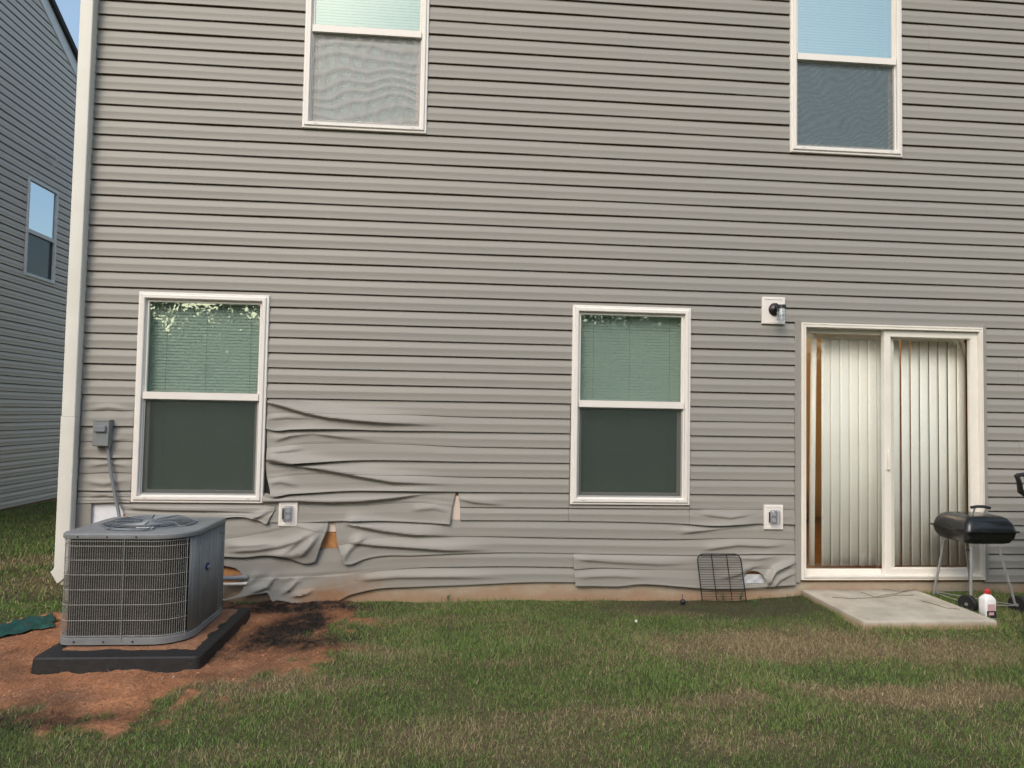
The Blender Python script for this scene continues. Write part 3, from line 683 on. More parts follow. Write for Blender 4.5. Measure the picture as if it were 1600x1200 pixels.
flapR = lambda x: np.clip(np.maximum(1-smooth(-.3, .7, x), .8*meltR(x)), 0, 1)
g8 = lambda x: np.where(x < xg, curve([(520,806),(599,808),(716,812)])(x), c8r(x)+.004)
panel('melted_siding_flap', g10, g9, g8, xedge([(538,880),(528,849),(523,808)]), xdoor, flapR, extra=lambda x, z, t: .020*np.exp(-((x-W(538,870)[0])/.13)**2)*np.clip(1-t*.9, 0, 1))
# lowest course, left length with the burnt hole over the pipe opening, and right length with the torn corner
h12 = curve([(185,948),(300,944),(347,938),(374,932),(395,927),(412,925),(421,925),(427,937),(434,936),(447,937),(464,940.5),(477.5,942),(519,941),(532.5,936),(546,929),(560,925),(583,920),(647,916),(730,913),(752,912),(825,909),(900,908.8)])
h11 = curve([(185,905),(347,905),(430,902),(480,900),(536,896.7),(583,892),(647,886.5),(730,884.6),(789,884),(900,885.7)])
h10 = curve([(185,852),(347,856),(430,857),(500,857.5),(527,857.5),(583,858),(647,858),(900,857)])
arc = [(340,884),(350,884),(358,884.7),(367.5,887),(374,891),(379,898),(382,906),(382.6,917),(378.5,925),(367,931),(355,934),(340,936)]
H1 = [W(*p) for p in arc]
def blob(cx, cy, rx, ry, rot=0, n=10):
    return [W(cx+rx*math.cos(k*2*math.pi/n)*math.cos(rot)-ry*math.sin(k*2*math.pi/n)*math.sin(rot), cy+rx*math.cos(k*2*math.pi/n)*math.sin(rot)+ry*math.sin(k*2*math.pi/n)*math.cos(rot)) for k in range(n)]
def clay_stain(x, z):
    s = .66*np.exp(-((x-W(560,900)[0])/.40)**2)*(1-smooth(.10, .30, z)) + .75*np.exp(-((x-W(500,930)[0])/.20)**2)*(1-smooth(.02, .14, z))
    s = s + .36*np.exp(-((x-W(640,870)[0])/.28)**2)*np.exp(-((z-.33)/.06)**2)
    return np.clip(s, 0, 1)
panel('burnt_siding_panel', h12, h11, h10, xedge([(200,945),(200,860)]), lambda t: W(899,890)[0], lambda x: np.clip(1-smooth(-1.0, .3, x), 0, 1),
      holes=[H1, blob(426.5,911.3,2.6,1.8,-.4), blob(454,922.5,2.6,1.5,-.2), blob(457.5,926,2.3,1.0,0), blob(388,900,1.3,1.8,.3), blob(385.5,904,1.2,1.2)], step=.0065, stain=clay_stain, crease=1.0,
      extra=lambda x, z, t: .022*np.exp(-((x-W(395,925)[0])/.16)**2)*np.clip(1-t*1.7, 0, 1)+.03*np.exp(-((x-W(470,925)[0])/.14)**2)*np.clip(1-t*2.2, 0, 1))
j12 = curve([(893,914),(930,914.5),(970,914.7),(995,911.5),(1024,912),(1060,915),(1097,917.6),(1151,918),(1187.5,915.8),(1246,912)])
j11 = curve([(893,888.5),(934,886),(970,887),(1060,889.5),(1150,889),(1200,887),(1246,888)])
j10 = curve([(893,859),(1006,861),(1246,860)])
H2 = [W(*p) for p in [(1153,906),(1160,901),(1162.5,895),(1167.5,892),(1172.5,891),(1182.5,892),(1189,897),(1194,907),(1189,911),(1180,911.5),(1172,910.8),(1162.5,911)]]
panel('torn_siding_panel', j12, j11, j10, xedge([(898,914),(896,888),(895,860)]), xdoor, lambda x: np.clip(smooth(1.0, 2.0, x)+.25, 0, 1), holes=[H2, blob(1171.5, 887.2, 2.6, .9)], step=.0065, lift=.006,
      extra=lambda x, z, t: .003+.010*np.exp(-((x-W(905,900)[0])/.1)**2))
# what shows through the openings
mb = MB(); mb.box(W(128,800)[0], W(192,800)[0], .010, .0133, .45, W(150,786)[1]); mb.build('house_wrap', 'house_wrap', house)
mb = MB(); mb.box(W(704,790)[0], W(722,790)[0], .004, .0133, .50, .78); mb.build('backer_board', 'wrap_pink', house); mb = MB(); mb.box(W(511,790)[0], W(530,790)[0], .006, .0133, W(520,831)[1], .62); mb.build('backer_board', 'wrap_pink', house)
mb = MB(); zz0, zz1 = W(1170,903)[1], W(1170,897)[1]
P = np.array([[(x, -.004-.004*math.sin(i*1.3)*math.cos(j*.9), z) for i, x in enumerate(np.linspace(W(1148,905)[0], W(1197,905)[0], 14))] for j, z in enumerate(np.linspace(.12, zz1, 9))]); mb.grid(P)
mb.build('flashing', 'foil', house, sharp=20)
mb = MB(); mb.box(WX0+.02, W(144,800)[0], -.016, -.002, .30, W(140,786)[1]); mb.build('siding_remnant', 'siding_vinyl', house, bevel=.003)
mb = MB(); mb.box(DOOR[0]-.046, DOOR[0]-.002, -.022, .012, .128, DOOR[3]+.03); mb.build('door_casing', 'siding_vinyl', house, bevel=.003); mb = MB(); mb.box(DOOR[1]+.002, DOOR[1]+.036, -.022, .012, .128, DOOR[3]+.03)
mb.build('door_casing', 'siding_vinyl', house, bevel=.003)

mb = MB(); mb.box(z0w[1]-.01, z0w[1]+.05, .009, .0132, .70, 1.42); mb.build('window_gap_shade', 'black_plastic', house)  # black strip added as the shadow in the gap beside the window
# ---------------- windows
def blinds(parent, x0, x1, z0, z1, y, mt='blind_white', pitch=.0235, tilt=1.24):
    mb = MB(); z = z1-.035; hw = .0128; r_ = random.Random(int(x0*100)+int(z0*10))
    while z > z0+.03:
        t = tilt+r_.uniform(-.05, .05); dy, dz = hw*math.cos(t), hw*math.sin(t); w = r_.uniform(-.0008, .0008)
        mb.add([(x0, y-dy, z-dz+w), (x1, y-dy, z-dz-w), (x1, y-.001, z-w+.001), (x0, y-.001, z+w+.001), (x1, y+dy, z+dz-w), (x0, y+dy, z+dz+w)], [(0, 1, 2, 3), (3, 2, 4, 5)]); z -= pitch
    mb.box(x0, x1, y-.02, y+.02, z1-.032, z1-.002); mb.box(x0, x1, y-.012, y+.012, z0+.004, z0+.022)
    mb.build('blinds', mt, parent)
    mb = MB()
    for f in (.16, .5, .88): xx = x0+(x1-x0)*f; mb.tube([(xx, y-.0145, z0+.01), (xx, y-.0145, z1-.03)], .0012, 5)
    mb.build('blind_cord', 'cord_gray', parent)
def window(x0, x1, z0, z1, pane, scr, label, with_blinds=True, rail=None, curtain=None):
    mb = MB(); frame_loft(mb, x0, x1, z0, z1, [(0, .004), (0, -.026), (.004, -.030), (.016, -.031), (.019, -.037), (.024, -.041), (.044, -.041), (.048, -.037), (.048, -.014), (.056, -.013), (.056, .06)])
    fr = mb.build('window', 'vinyl_trim', house, sharp=25); fr['label'] = label
    for sx in (.11, .89):
        mb = MB(); xx = x0+(x1-x0)*sx; mb.box(xx-.014, xx+.014, -.0415, -.039, z0+.031, z0+.035); mb.build('weep_slot', 'sash_gray', fr)
    i0, i1, j0, j1 = x0+.057, x1-.057, z0+.057, z1-.057; zr = rail if rail else (z0+z1)/2-.004
    mb = MB(); frame_loft(mb, i0, i1, zr-.018, j1, [(0, -.009), (.002, -.011), (.012, -.011), (.014, -.004), (.014, .006)]); mb.box(i0, i1, -.034, .0, zr-.026, zr+.026)
    mb.build('upper_sash', 'vinyl_trim', fr, sharp=25)
    mb = MB(); frame_loft(mb, i0, i1, j0, zr, [(0, .014), (.030, .014), (.034, .020), (.034, .03)]); mb.build('lower_sash', 'vinyl_trim', fr, sharp=25)
    mb = MB(); mb.box(i0+.012, i1-.012, -.001, .002, zr+.02, j1-.012); mb.build('upper_pane', pane, fr)
    mb = MB(); mb.box(i0+.033, i1-.033, .022, .025, j0+.033, zr-.01); mb.build('lower_pane', 'pane_green' if scr == 'screen_dark' else pane, fr)
    mb = MB(); frame_loft(mb, i0, i1, j0, zr-.026, [(0, -.008), (.011, -.009), (.012, -.004)]); mb.build('screen_frame', 'sash_gray', fr)
    mb = MB(); mb.add([(i0+.011, -.005, j0+.011), (i1-.011, -.005, j0+.011), (i1-.011, -.005, zr-.036), (i0+.011, -.005, zr-.036)], [(0, 1, 2, 3)]); mb.build('insect_screen', scr, fr)
    if with_blinds: blinds(fr, x0+.045, x1-.045, z0+.03, z1-.03, .065)
    mb = MB(); mb.box(x0+.01, x1-.01, .115, .13, z0, z1); mb.build('room_backing', 'interior_dark', fr)
    mb = MB(); mb.box(x0-.02, x0+.055, .0605, .1145, z0, z1); mb.box(x1-.055, x1+.02, .0605, .1145, z0, z1); mb.box(x0+.056, x1-.056, .0605, .1145, z1-.05, z1+.02); mb.box(x0+.056, x1-.056, .0605, .1145, z0-.02, z0+.05)
    mb.build('inner_frame', 'vinyl_trim', fr)
window(*WIN[0], 'pane_green', 'screen_dark', 'ground floor window above the cooling unit, blinds closed', rail=W(310,619)[1])
window(*WIN[1], 'pane_green', 'screen_dark', 'ground floor window nearer the patio door, blinds closed', rail=W(985,632)[1])
window(*WIN[2], 'pane_bright', 'screen_left', 'upper floor window on the left with a pale moire-banded screen', rail=W(575,52)[1])
window(*WIN[3], 'pane_sky', 'screen_right', 'upper floor window on the right with a blue grey moire-banded screen', rail=W(1320,95)[1])

# ---------------- sliding door
x0, x1, z0, z1 = DOOR
mb = MB(); frame_loft(mb, x0, x1, z0, z1, [(0, .004), (0, -.030), (.003, -.034), (.012, -.034), (.014, -.026), (.020, -.026), (.022, -.040), (.034, -.040), (.036, -.030), (.036, .02), (.036, .10)])
mb.box(x0+.036, x1-.036, .0, .10, z0+.001, z0+.030)
dr = mb.build('sliding_door', 'door_vinyl', house, sharp=25)
xl0, xm0, xm1, xr1 = x0+.034, W(1383,700)[0], W(1400,700)[0], x1-.034
mb = MB(); frame_loft(mb, xl0, xm1+.01, z0+.034, z1-.036, [(0, .07), (0, .040), (.003, .037), (.033, .037), (.037, .045), (.037, .07)]); mb.build('fixed_leaf', 'door_vinyl', dr, sharp=25)
mb = MB(); frame_loft(mb, xm0-.012, xr1, z0+.032, z1-.034, [(0, .03), (0, -.008), (.003, -.011), (.055, -.011), (.060, -.004), (.060, .03)]); mb.build('sliding_leaf', 'door_vinyl', dr, sharp=25)
mb = MB(); mb.box(xl0+.03, xm1-.02, .052, .056, z0+.065, z1-.068); mb.build('left_pane', 'pane_door', dr)
mb = MB(); mb.box(xm0+.04, xr1-.05, .006, .010, z0+.085, z1-.088); mb.build('right_pane', 'pane_door', dr)
mb = MB(); mb.box(xm0+.006, xm0+.026, -.030, -.011, 1.02, 1.18); mb.build('handle', 'door_vinyl', dr, bevel=.004)
# vertical blind, slats hanging from a rail
def vslat(xc, w, ang, ztop, zbot, y, lean=0):
    mb = MB(); pts = []
    for z in (ztop, (ztop+zbot)/2, zbot):
        sh = lean*(ztop-z)/(ztop-zbot); row = []
        for k in range(5):
            u = (k/4-.5)*w; bow = .0028*(1-(2*k/4-1)**2); row.append((xc+sh+u*math.cos(ang)+bow*math.sin(ang), y+u*math.sin(ang)-bow*math.cos(ang), z))
        pts.append(row)
    mb.grid(np.array(pts)); return mb.build('blind_slat', 'slat_white', dr, sharp=60, solid=.0008)
zt, zb = z1-.10, z0+.075; Ys = .16
def XS(px): return W(px, 700, Ys)[0]
mb = MB(); mb.box(x0+.04, x1-.04, Ys-.025, Ys+.035, zt, zt+.05); mb.build('blind_rail', 'slat_white', dr)
for i in range(7):
    a, b_ = 1283+i*14.6, 1283+(i+1)*14.6+2.5; vslat((XS(a)+XS(b_))/2, XS(b_)-XS(a), .12+.02*math.sin(i*2.1), zt, zb, Ys)
vslat(XS(1270.5), .045, -.5, zt, zb, Ys-.01, -.02)
for i in range(7):
    a = 1408.5+i*14.6; vslat((XS(a)+XS(a+13.9))/2+.001*math.sin(i*3), XS(a+13.9)-XS(a), .06+.03*math.sin(i*1.7+1), zt, zb, Ys)
vslat(XS(1400), .075, .1, zt, zb, Ys); vslat(XS(1519), .075, .4, zt, zb, Ys+.005); vslat(XS(1378), .05, .3, zt, zb, Ys+.03)
# room behind the glass
mb = MB(); mb.box(x0-1.2, x1+1.0, 3.4, 3.5, z0, 2.6); mb.box(x0-1.3, x0-1.2, .2005, 3.4, z0, 2.6); mb.box(x1+1.0, x1+1.1, .2005, 3.4, z0, 2.6); mb.build('room_wall', 'interior_wall', dr)
mb = MB(); mb.box(x0-1.2, x1+1.0, .104, 3.399, z0-.12, z0-.002); mb.build('room_floor', 'interior_floor', dr)
mb = MB(); mb.box(x0-1.2, x1+1.0, .2005, 3.399, 2.50, 2.598); mb.build('room_ceiling', 'interior_wall', dr)
mb = MB(); mb.box(x0-1.19, x0+1.4, 2.7, 3.35, z0, 1.02); mb.box(x0-1.19, x0+1.42, 2.66, 3.37, 1.021, 1.06); mb.build('kitchen_counter', 'dark_wood', dr, bevel=.005); mb = MB(); mb.box(4.35, 5.25, .9, 2.4, z0, 2.35); mb.build('cabinet', 'dark_wood', dr, bevel=.005)
rl = bpy.data.lights.new('ceiling_lamp', 'POINT'); rl.energy = 24; rl.color = (1.0, .66, .32); rl.shadow_soft_size = .15
ro = bpy.data.objects.new('ceiling_lamp', rl); COL.objects.link(ro); ro.location = (3.3, 1.9, 2.3)

# ------------------------------------------------------------------ fixtures on the wall
def plate(mb, xa, xb, za, zb, y0=-.017):
    frame_loft(mb, xa, xb, za, zb, [(0, -.002), (0, y0-.010), (.003, y0-.014), (.020, y0-.016), (.022, y0-.012)])
    mb.box(xa+.0215, xb-.0215, y0-.0125, y0-.004, za+.0215, zb-.0215); return mb
def outlet(px0, py0, px1, py1, label):
    xa, za = W(px0, py1, -.02); xb, zb = W(px1, py0, -.02); r = empty('outlet_cover', label, 'outlet cover', ((xa+xb)/2, 0, (za+zb)/2), 'weatherproof outlets on the wall')
    cx, cz = (xa+xb)/2, (za+zb)/2; hx, hz = (xb-xa)/2, (zb-za)/2
    plate(MB(), -hx, hx, -hz, hz).build('mounting_block', 'vinyl_trim', r, sharp=25)
    mb = MB(); mb.box(-.030, .030, -.034, -.028, -.055, .055); rec = mb.build('receptacle', 'outlet_gray', r, bevel=.002)
    mb = MB()
    for s in (.024, -.024):
        mb.lathe([(.0005, -.0375), (.015, -.0375), (.0165, -.034)], (0, 0, s), 'y', 16, False)
    mb.build('socket_face', 'badge_white', rec)
    mb = MB(); rings = []
    for y, k in ((-.030, 1.0), (-.052, .99), (-.064, .93), (-.070, .80)):
        rings.append([(p[0]+.004, y, p[1]) for p in rrect(-.038*k, .038*k, -.060*k, .060*k, (.016*k,)*4, 0, 5)])
    mb.loft(rings, True, False, True); mb.build('bubble_cover', 'cover_clear', r)
    mb = MB(); mb.tube([(-.037, -.036, -.04), (-.037, -.036, .04)], .005, 8); mb.build('hinge', 'black_plastic', r)
outlet(435, 783, 466, 822, 'clear weatherproof outlet cover among the torn panels by the left window')
outlet(1193, 789, 1223, 827, 'clear weatherproof outlet cover low on the wall beside the patio door')

xa, za = W(1190, 506, -.02); xb, zb = W(1226, 465, -.02); cx, cz = (xa+xb)/2, (za+zb)/2
lamp = empty('wall_lamp', 'black wall lamp with clear glass shade on a white block beside the patio door', 'wall lamp', (cx, 0, cz))
plate(MB(), -(xb-xa)/2, (xb-xa)/2, -(zb-za)/2, (zb-za)/2).build('mounting_block', 'vinyl_trim', lamp, sharp=25)
ox, oz = .008, .008
mb = MB(); mb.lathe([(.0, -.030), (.050, -.031), (.052, -.036), (.044, -.046), (.022, -.052), (.018, -.056), (.001, -.056)], (ox, 0, oz), 'y', 28, False); mb.build('backplate', 'lamp_black', lamp)
mb = MB(); mb.tube([(ox, -.05, oz), (ox, -.085, oz+.012), (ox, -.12, oz+.014), (ox, -.14, oz+.006)], .014, 12); mb.lathe([(.001, .020), (.034, .018), (.036, -.008), (.030, -.010), (.001, -.010)], (ox, -.145, oz), 'z', 24, False)
mb.build('lamp_arm', 'lamp_black', lamp)
mb = MB(); mb.lathe([(.031, -.008), (.033, -.03), (.037, -.095), (.034, -.100), (.033, -.095), (.029, -.03), (.028, -.010)], (ox, -.145, oz), 'z', 28, False); mb.build('glass_shade', 'lamp_glass', lamp)
mb = MB(); mb.lathe([(.001, -.010), (.010, -.012), (.011, -.026), (.021, -.046), (.022, -.056), (.014, -.070), (.001, -.074)], (ox, -.145, oz), 'z', 20, False); mb.build('bulb', 'bottle_white', lamp)

# electrical disconnect and its conduit
xa, za = W(147, 697, -.05); xb, zb = W(174, 657, -.05)
box = empty('disconnect_box', 'grey electrical disconnect box beside the downspout with a grey conduit bending down', 'electrical box', ((xa+xb)/2, 0, (za+zb)/2))
hx, hz = (xb-xa)/2, (zb-za)/2
mb = MB(); mb.box(-hx, hx, -.078, -.018, -hz, hz); mb.build('enclosure', 'box_gray', box, bevel=.004)
mb = MB(); mb.box(-hx-.003, hx+.003, -.084, -.020, hz-.010, hz+.006); mb.box(-hx+.001, hx-.001, -.083, -.0785, -hz+.004, hz-.011); mb.build('front_cover', 'box_gray', box, bevel=.002)
mb = MB(); mb.loft([rrect(-hx*.70, hx*.70, -.100, -.0832, (.006,)*4, z, 3) for z in (-.006+.018, .012+.042)]); mb.build('latch', 'metal_gray', box, bevel=.003)
mb = MB(); cxp, czp = box.location.x, box.location.z
def rel(px, py, y): x, z = W(px, py, y); return (x-cxp, y, z-czp)
P = [rel(168.5, 697, -.045), rel(169, 704, -.045), rel(170, 715, -.048), rel(172.5, 733, -.052), rel(176.5, 757, -.056), rel(181, 780, -.06), rel(185.5, 800, -.066), rel(187, 815, -.09), rel(189, 835, -.16), rel(195, 850, -.3), rel(203, 858, -.50)]
Q = []
for a, b_ in zip(P[:-1], P[1:]):
    for k in range(5): Q.append(tuple(np.array(a)+(np.array(b_)-np.array(a))*k/5))
Q.append(P[-1]); Q = [tuple(np.mean(Q[max(0, i-3):i+4], 0)) for i in range(len(Q))]
mb.tube(Q, .0118, 12); mb.lathe([(.001, 0), (.017, 0), (.018, -.012), (.014, -.024), (.001, -.024)], (P[0][0], P[0][1], P[0][2]+.004), 'z', 14, False); mb.build('conduit', 'conduit_gray', box)

# refrigerant lines entering the wall through the burnt hole
pz0, pz1 = W(365, 912, -.03)[1], W(365, 903, -.03)[1]
lines = empty('cooling_lines', 'white pipe and grey insulated line running from the unit into the burnt hole', 'pipes', (-1.5, -.03, pz0))
mb = MB(); mb.tube([(-.40, -.22, .0), (-.17, -.02, .0), (.0, .0, 0), (W(381,912,-.03)[0]+1.5, .004, 0), (W(386,912,-.03)[0]+1.5, .030, 0)], .0115, 12); mb.build('white_pipe', 'pvc_white', lines)
mb = MB(); mb.tube([(-.40, -.22, pz1-pz0), (-.17, -.02, pz1-pz0), (.0, .01, pz1-pz0), (W(378,903,-.03)[0]+1.5, .015, pz1-pz0), (W(381,903,-.03)[0]+1.5, .030, pz1-pz0)], .019, 12); mb.build('insulated_line', 'conduit_gray', lines)
# ------------------------------------------------------------------ equipment pad and cooling unit
pd = empty('equipment_pad', 'black plastic pad dusted with red clay under the cooling unit', 'pad', (-1.79, -.92, 0))
PX0, PX1, PY0, PY1 = -.435, .435, -.485, .485
mb = MB(); mb.loft([rrect(PX0-.006, PX1+.006, PY0-.006, PY1+.006, (.03,)*4, -.02, 5), rrect(PX0, PX1, PY0, PY1, (.03,)*4, .058, 5), rrect(PX0+.008, PX1-.008, PY0+.008, PY1-.008, (.028,)*4, .066, 5),
    rrect(PX0+.035, PX1-.035, PY0+.035, PY1-.035, (.025,)*4, .067, 5)]); mb.build('pad_shell', 'pad_plastic', pd, sharp=30)
n = 44; U, V = np.meshgrid(np.linspace(PX0+.07, PX1-.06, n), np.linspace(PY0+.11, PY1-.04, n), indexing='ij')
e = np.minimum(np.minimum(U-PX0-.07, PX1-.06-U), np.minimum(V-PY0-.11, PY1-.04-V)); hz = .066+.006*smooth(0, .05, e+.02*vnoise(U, V, 14, 90))+.003*vnoise(U, V, 25, 91)
mb = MB(); mb.grid(np.stack([U, V, hz], 2)); mb.build('clay_dust', 'clay_dry', pd)

AX0, AX1, AY0, AY1, AZ0, AZ1 = -2.190, -1.492, -1.245, -.600, .080, .668
ac = empty('air_conditioner', 'large grey outdoor cooling unit with wire guard and rounded corners on a black pad', 'air conditioner', ((AX0+AX1)/2, (AY0+AY1)/2, AZ0))
ox_, oy_ = ac.location.x, ac.location.y
a0, a1, b0, b1 = AX0-ox_, AX1-ox_, AY0-oy_, AY1-oy_; H = AZ1-AZ0; RAD = (.19, .03, .06, .075)
def ring(d, z): return rrect(a0+d, a1-d, b0+d, b1-d, tuple(max(.008, r-d) for r in RAD), z, 9)
mb = MB(); mb.loft([ring(.004, 0), ring(-.002, .002), ring(-.002, .036), ring(.006, .040), ring(.03, .041)]); mb.build('base_pan', 'cabinet_paint', ac, sharp=30)
for (fx, fy) in ((.15, .12), (.85, .12), (.15, .88), (.85, .88)):
    mb = MB(); cx_, cy_ = a0+(a1-a0)*fx, b0+(b1-b0)*fy; mb.box(cx_-.03, cx_+.03, cy_-.03, cy_+.03, -.012, .001); mb.build('foot', 'black_plastic', ac)
mb = MB(); mb.loft([ring(.028, .0385), ring(.028, H-.002)]); mb.build('coil', 'dark_coil', ac, sharp=30)
# fins and tube rows of the coil
mb = MB()
for k in range(22): z = .06+k*(H-.09)/21; mb.tube(ring(.0262, z), .0016, 5, closed=True)
mb.build('coil_tubes', 'dark_coil', ac)
# wire guard: front, left and back sides and the front corner
path = ring(.003, 0); n_ = len(path)
seg = []                                            # outline resampled by length, counter-clockwise from the right side's front end
L_ = [Vector(p) for p in path]; cum = [0]
for i in range(n_): cum.append(cum[-1]+(L_[(i+1) % n_]-L_[i]).length)
tot = cum[-1]
def along(s):
    s = s % tot; i = max(j for j in range(n_) if cum[j] <= s+1e-9); t = (s-cum[i])/max(1e-9, cum[i+1]-cum[i]); return L_[i].lerp(L_[(i+1) % n_], t)
# path starts at bottom of corner (x1,y0) arc and runs up the right side; the guard covers the rest
s_right0 = cum[6]; s_right1 = cum[10]+.0                 # part of the corner and the right side carry sheet metal
s_start, s_end = cum[19]-.10, tot+cum[6]
mb = MB(); s = s_start; k = 0
while s < s_end:
    p = along(s); mb.tube([(p.x, p.y, .042), (p.x, p.y, H-.004)], .0014, 5); s += .0122; k += 1
wires = [p for p in []]
for z in (.050, .135, .222, .305, .388, .470, .548, H-.012):
    q = [along(s_start+(s_end-s_start)*i/120) for i in range(121)]
    q = [(p.x+(-.002 if p.x < 0 else .002)*(abs(p.x) > .30), p.y-.002*(p.y < -.28), z) for p in q]; mb.tube(q, .0019, 5)
mb.build('coil_guard', 'wire_paint', ac)
for px in (184, 287):
    mb = MB(); xx = ( -1.838 if px == 184 else along(s_end-.012).x+ox_+.002)-ox_; yy = b0-.004 if px == 184 else along(s_end-.012).y-.004; mb.tube([(xx, yy, .02), (xx, yy, H+.004)], .0026, 6)
    mb.build('guard_rod', 'wire_paint', ac)
# sheet-metal corner strip and grooved service panel
mb = MB(); rr_ = []
for z in (.041, H-.001):
    rr_.append([along(s_end+.004+(cum[9]-(s_end-tot)+.02)*i/14) for i in range(15)])
    rr_[-1] = [(p.x, p.y, z) for p in rr_[-1]]
m_ = 60; base_ = [along(s_end+.004+(cum[9]-(s_end-tot)+.012)*i/m_) for i in range(m_+1)]; rr_ = []
for z in (.041, H-.001):
    row = []
    for i, p in enumerate(base_):
        t_ = (base_[min(m_, i+1)]-base_[max(0, i-1)]).normalized(); f = i/m_; g = sum(d_*.4*(1 if abs(f-c) < w_ else math.exp(-((abs(f-c)-w_)/.02)**2)) for c, w_, d_ in ((.22, .03, .007), (.62, .10, .008), (.90, .03, .007)))
        row.append((p.x-t_.y*g, p.y+t_.x*g, z))
    rr_.append(row)
mb.loft(rr_, False, False, False); mb.build('corner_strip', 'cabinet_paint', ac, solid=.004)
mb = MB(); prof = []; ya, yb = b0+.193, b1-.004
for i in range(121):
    f = i/120; y = ya+(yb-ya)*f; g = 0
    for c, w_, d_ in ((.08, .02, .008), (.26, .10, .009), (.50, .025, .005), (.60, .03, .006), (.82, .018, .006), (.93, .025, .012)):
        g += d_*.55*(1 if abs(f-c) < w_ else math.exp(-((abs(f-c)-w_)/.012)**2))
    prof.append((a1-.001-g, y))
mb.loft([[(x, y, z) for x, y in prof] for z in (.041, H-.001)], False, False, False); mb.build('service_panel', 'cabinet_paint', ac, sharp=60, solid=.002)
mb = MB(); mb.box(a1-.0005, a1+.004, b1-.12, b1-.03, H-.055, H-.045); mb.build('panel_lip', 'cabinet_paint', ac)
for fx in (.06, .5, .94):            # cap and base screws
    for z_ in (.020, H+.014):
        mb = MB(); mb.lathe([(.001, -.004), (.0045, -.004), (.0045, .001)], (a0+.08+(a1-a0-.34)*fx, b0-(.004 if z_ < .1 else .011), z_), 'y', 8, False); mb.build('screw', 'black_plastic', ac)
# oval badge
by, bz = AY0+.30-oy_, .39-.0
mb = MB(); mb.lathe([(.001, .0045), (.026, .0045), (.030, .002), (.030, -.004)], (0, 0, 0), 'x', 28, False)
mb.v = [(v[0], v[1]*1.15, v[2]*.75) for v in mb.v]; bd = mb.build('badge', 'badge_blue', ac); bd.location = (a1+.0005, .02, .365)
def text(body, size, mt, parent, loc, rot, name='lettering', ext=.0006, shear=0, align='CENTER'):
    c = bpy.data.curves.new(name, 'FONT'); c.body = body; c.size = size; c.extrude = ext; c.align_x = align; c.align_y = 'CENTER'; c.shear = shear
    t = bpy.data.objects.new('tmp', c); COL.objects.link(t); dg = bpy.context.evaluated_depsgraph_get(); me = bpy.data.meshes.new_from_object(t.evaluated_get(dg)); bpy.data.objects.remove(t)
    me.materials.clear(); me.materials.append(M[mt]); me.name = name; o = bpy.data.objects.new(name, me); COL.objects.link(o); o.parent = parent; o.location = loc; o.rotation_euler = rot; return o
text('Carrier', .020, 'badge_white', bd, (.0052, 0, 0), (math.pi/2, 0, math.pi/2), shear=.25)
# top cap with ring grille
mb = MB(); cx0, cy0 = (a0+a1)/2, (b0+b1)/2; RG = .262
def circ(r, z, n=40): return [(cx0+r*math.cos(-math.pi/2+2*math.pi*k/n), cy0+r*math.sin(-math.pi/2+2*math.pi*k/n), z) for k in range(n)]
def cring(d, z):     # cap outline resampled to the 40 directions of the circle
    o = ring(d, z); out = []
    for k in range(40):
        a = -math.pi/2+2*math.pi*k/40; dx, dy = math.cos(a), math.sin(a); best = None
        for i in range(len(o)):
            p, q_ = o[i], o[(i+1) % len(o)]; ex, ey = q_[0]-p[0], q_[1]-p[1]; den = dx*ey-dy*ex
            if abs(den) < 1e-12: continue
            t = ((p[0]-cx0)*ey-(p[1]-cy0)*ex)/den; u = ((p[0]-cx0)*dy-(p[1]-cy0)*dx)/den
            if t > 0 and -1e-6 <= u <= 1+1e-6: best = t if best is None else max(best, t)
        out.append((cx0+dx*best, cy0+dy*best, z))
    return out
N0 = len(ring(0, 0))
mb.loft([ring(.006, H+.000), ring(-.008, H+.001), ring(-.010, H+.006), ring(-.009, H+.024), ring(-.003, H+.030), ring(.010, H+.032)], True, False, False)
o2 = ring(.010, H+.032); inner = []
for p in o2:
    a = math.atan2(p[1]-cy0, p[0]-cx0); inner.append((cx0+(RG+.016)*math.cos(a), cy0+(RG+.016)*math.sin(a), H+.034))
inner2 = [(cx0+(p[0]-cx0)*RG/(RG+.016), cy0+(p[1]-cy0)*RG/(RG+.016), H+.040) for p in inner]; inner3 = [(cx0+(p[0]-cx0)*.97, cy0+(p[1]-cy0)*.97, H-.03) for p in inner2]
mb.loft([o2, inner, inner2, inner3], True, False, False); mb.build('top_cap', 'cabinet_paint', ac, sharp=30)
mb = MB(); mb.lathe([(.001, 0), (.25, 0)], (cx0, cy0, H-.06), 'z', 32, False); mb.build('shroud_floor', 'dark_void', ac)
def gz(r): return H+.062-.020*smooth(.75, 1.02, r/RG)-.010*(1-r/RG)
mb = MB()
r = .040
while r < RG-.02: mb.tube([(p[0], p[1], gz(r)) for p in circ(r, 0, 48)], .0019, 5, closed=True); r += .0135
mb.tube([(p[0], p[1], gz(RG-.012)) for p in circ(RG-.012, 0, 48)], .004, 6, closed=True); mb.tube([(p[0], p[1], H+.040) for p in circ(RG-.002, 0, 48)], .004, 6, closed=True)
for k in range(90):
    a = 2*math.pi*k/90; c_, s_ = math.cos(a), math.sin(a); mb.tube([(cx0+(RG-.012)*c_, cy0+(RG-.012)*s_, gz(RG-.012)), (cx0+(RG+.000)*c_, cy0+(RG+.000)*s_, H+.040)], .0020, 4)
for k in range(8):
    a = 2*math.pi*(k+.35)/8; c_, s_ = math.cos(a), math.sin(a); mb.tube([(cx0+q_*c_, cy0+q_*s_, gz(q_)+.004) for q_ in (.05, .12, .20, RG-.012)]+[(cx0+(RG+.012)*c_, cy0+(RG+.012)*s_, H+.042)], .0028, 6)
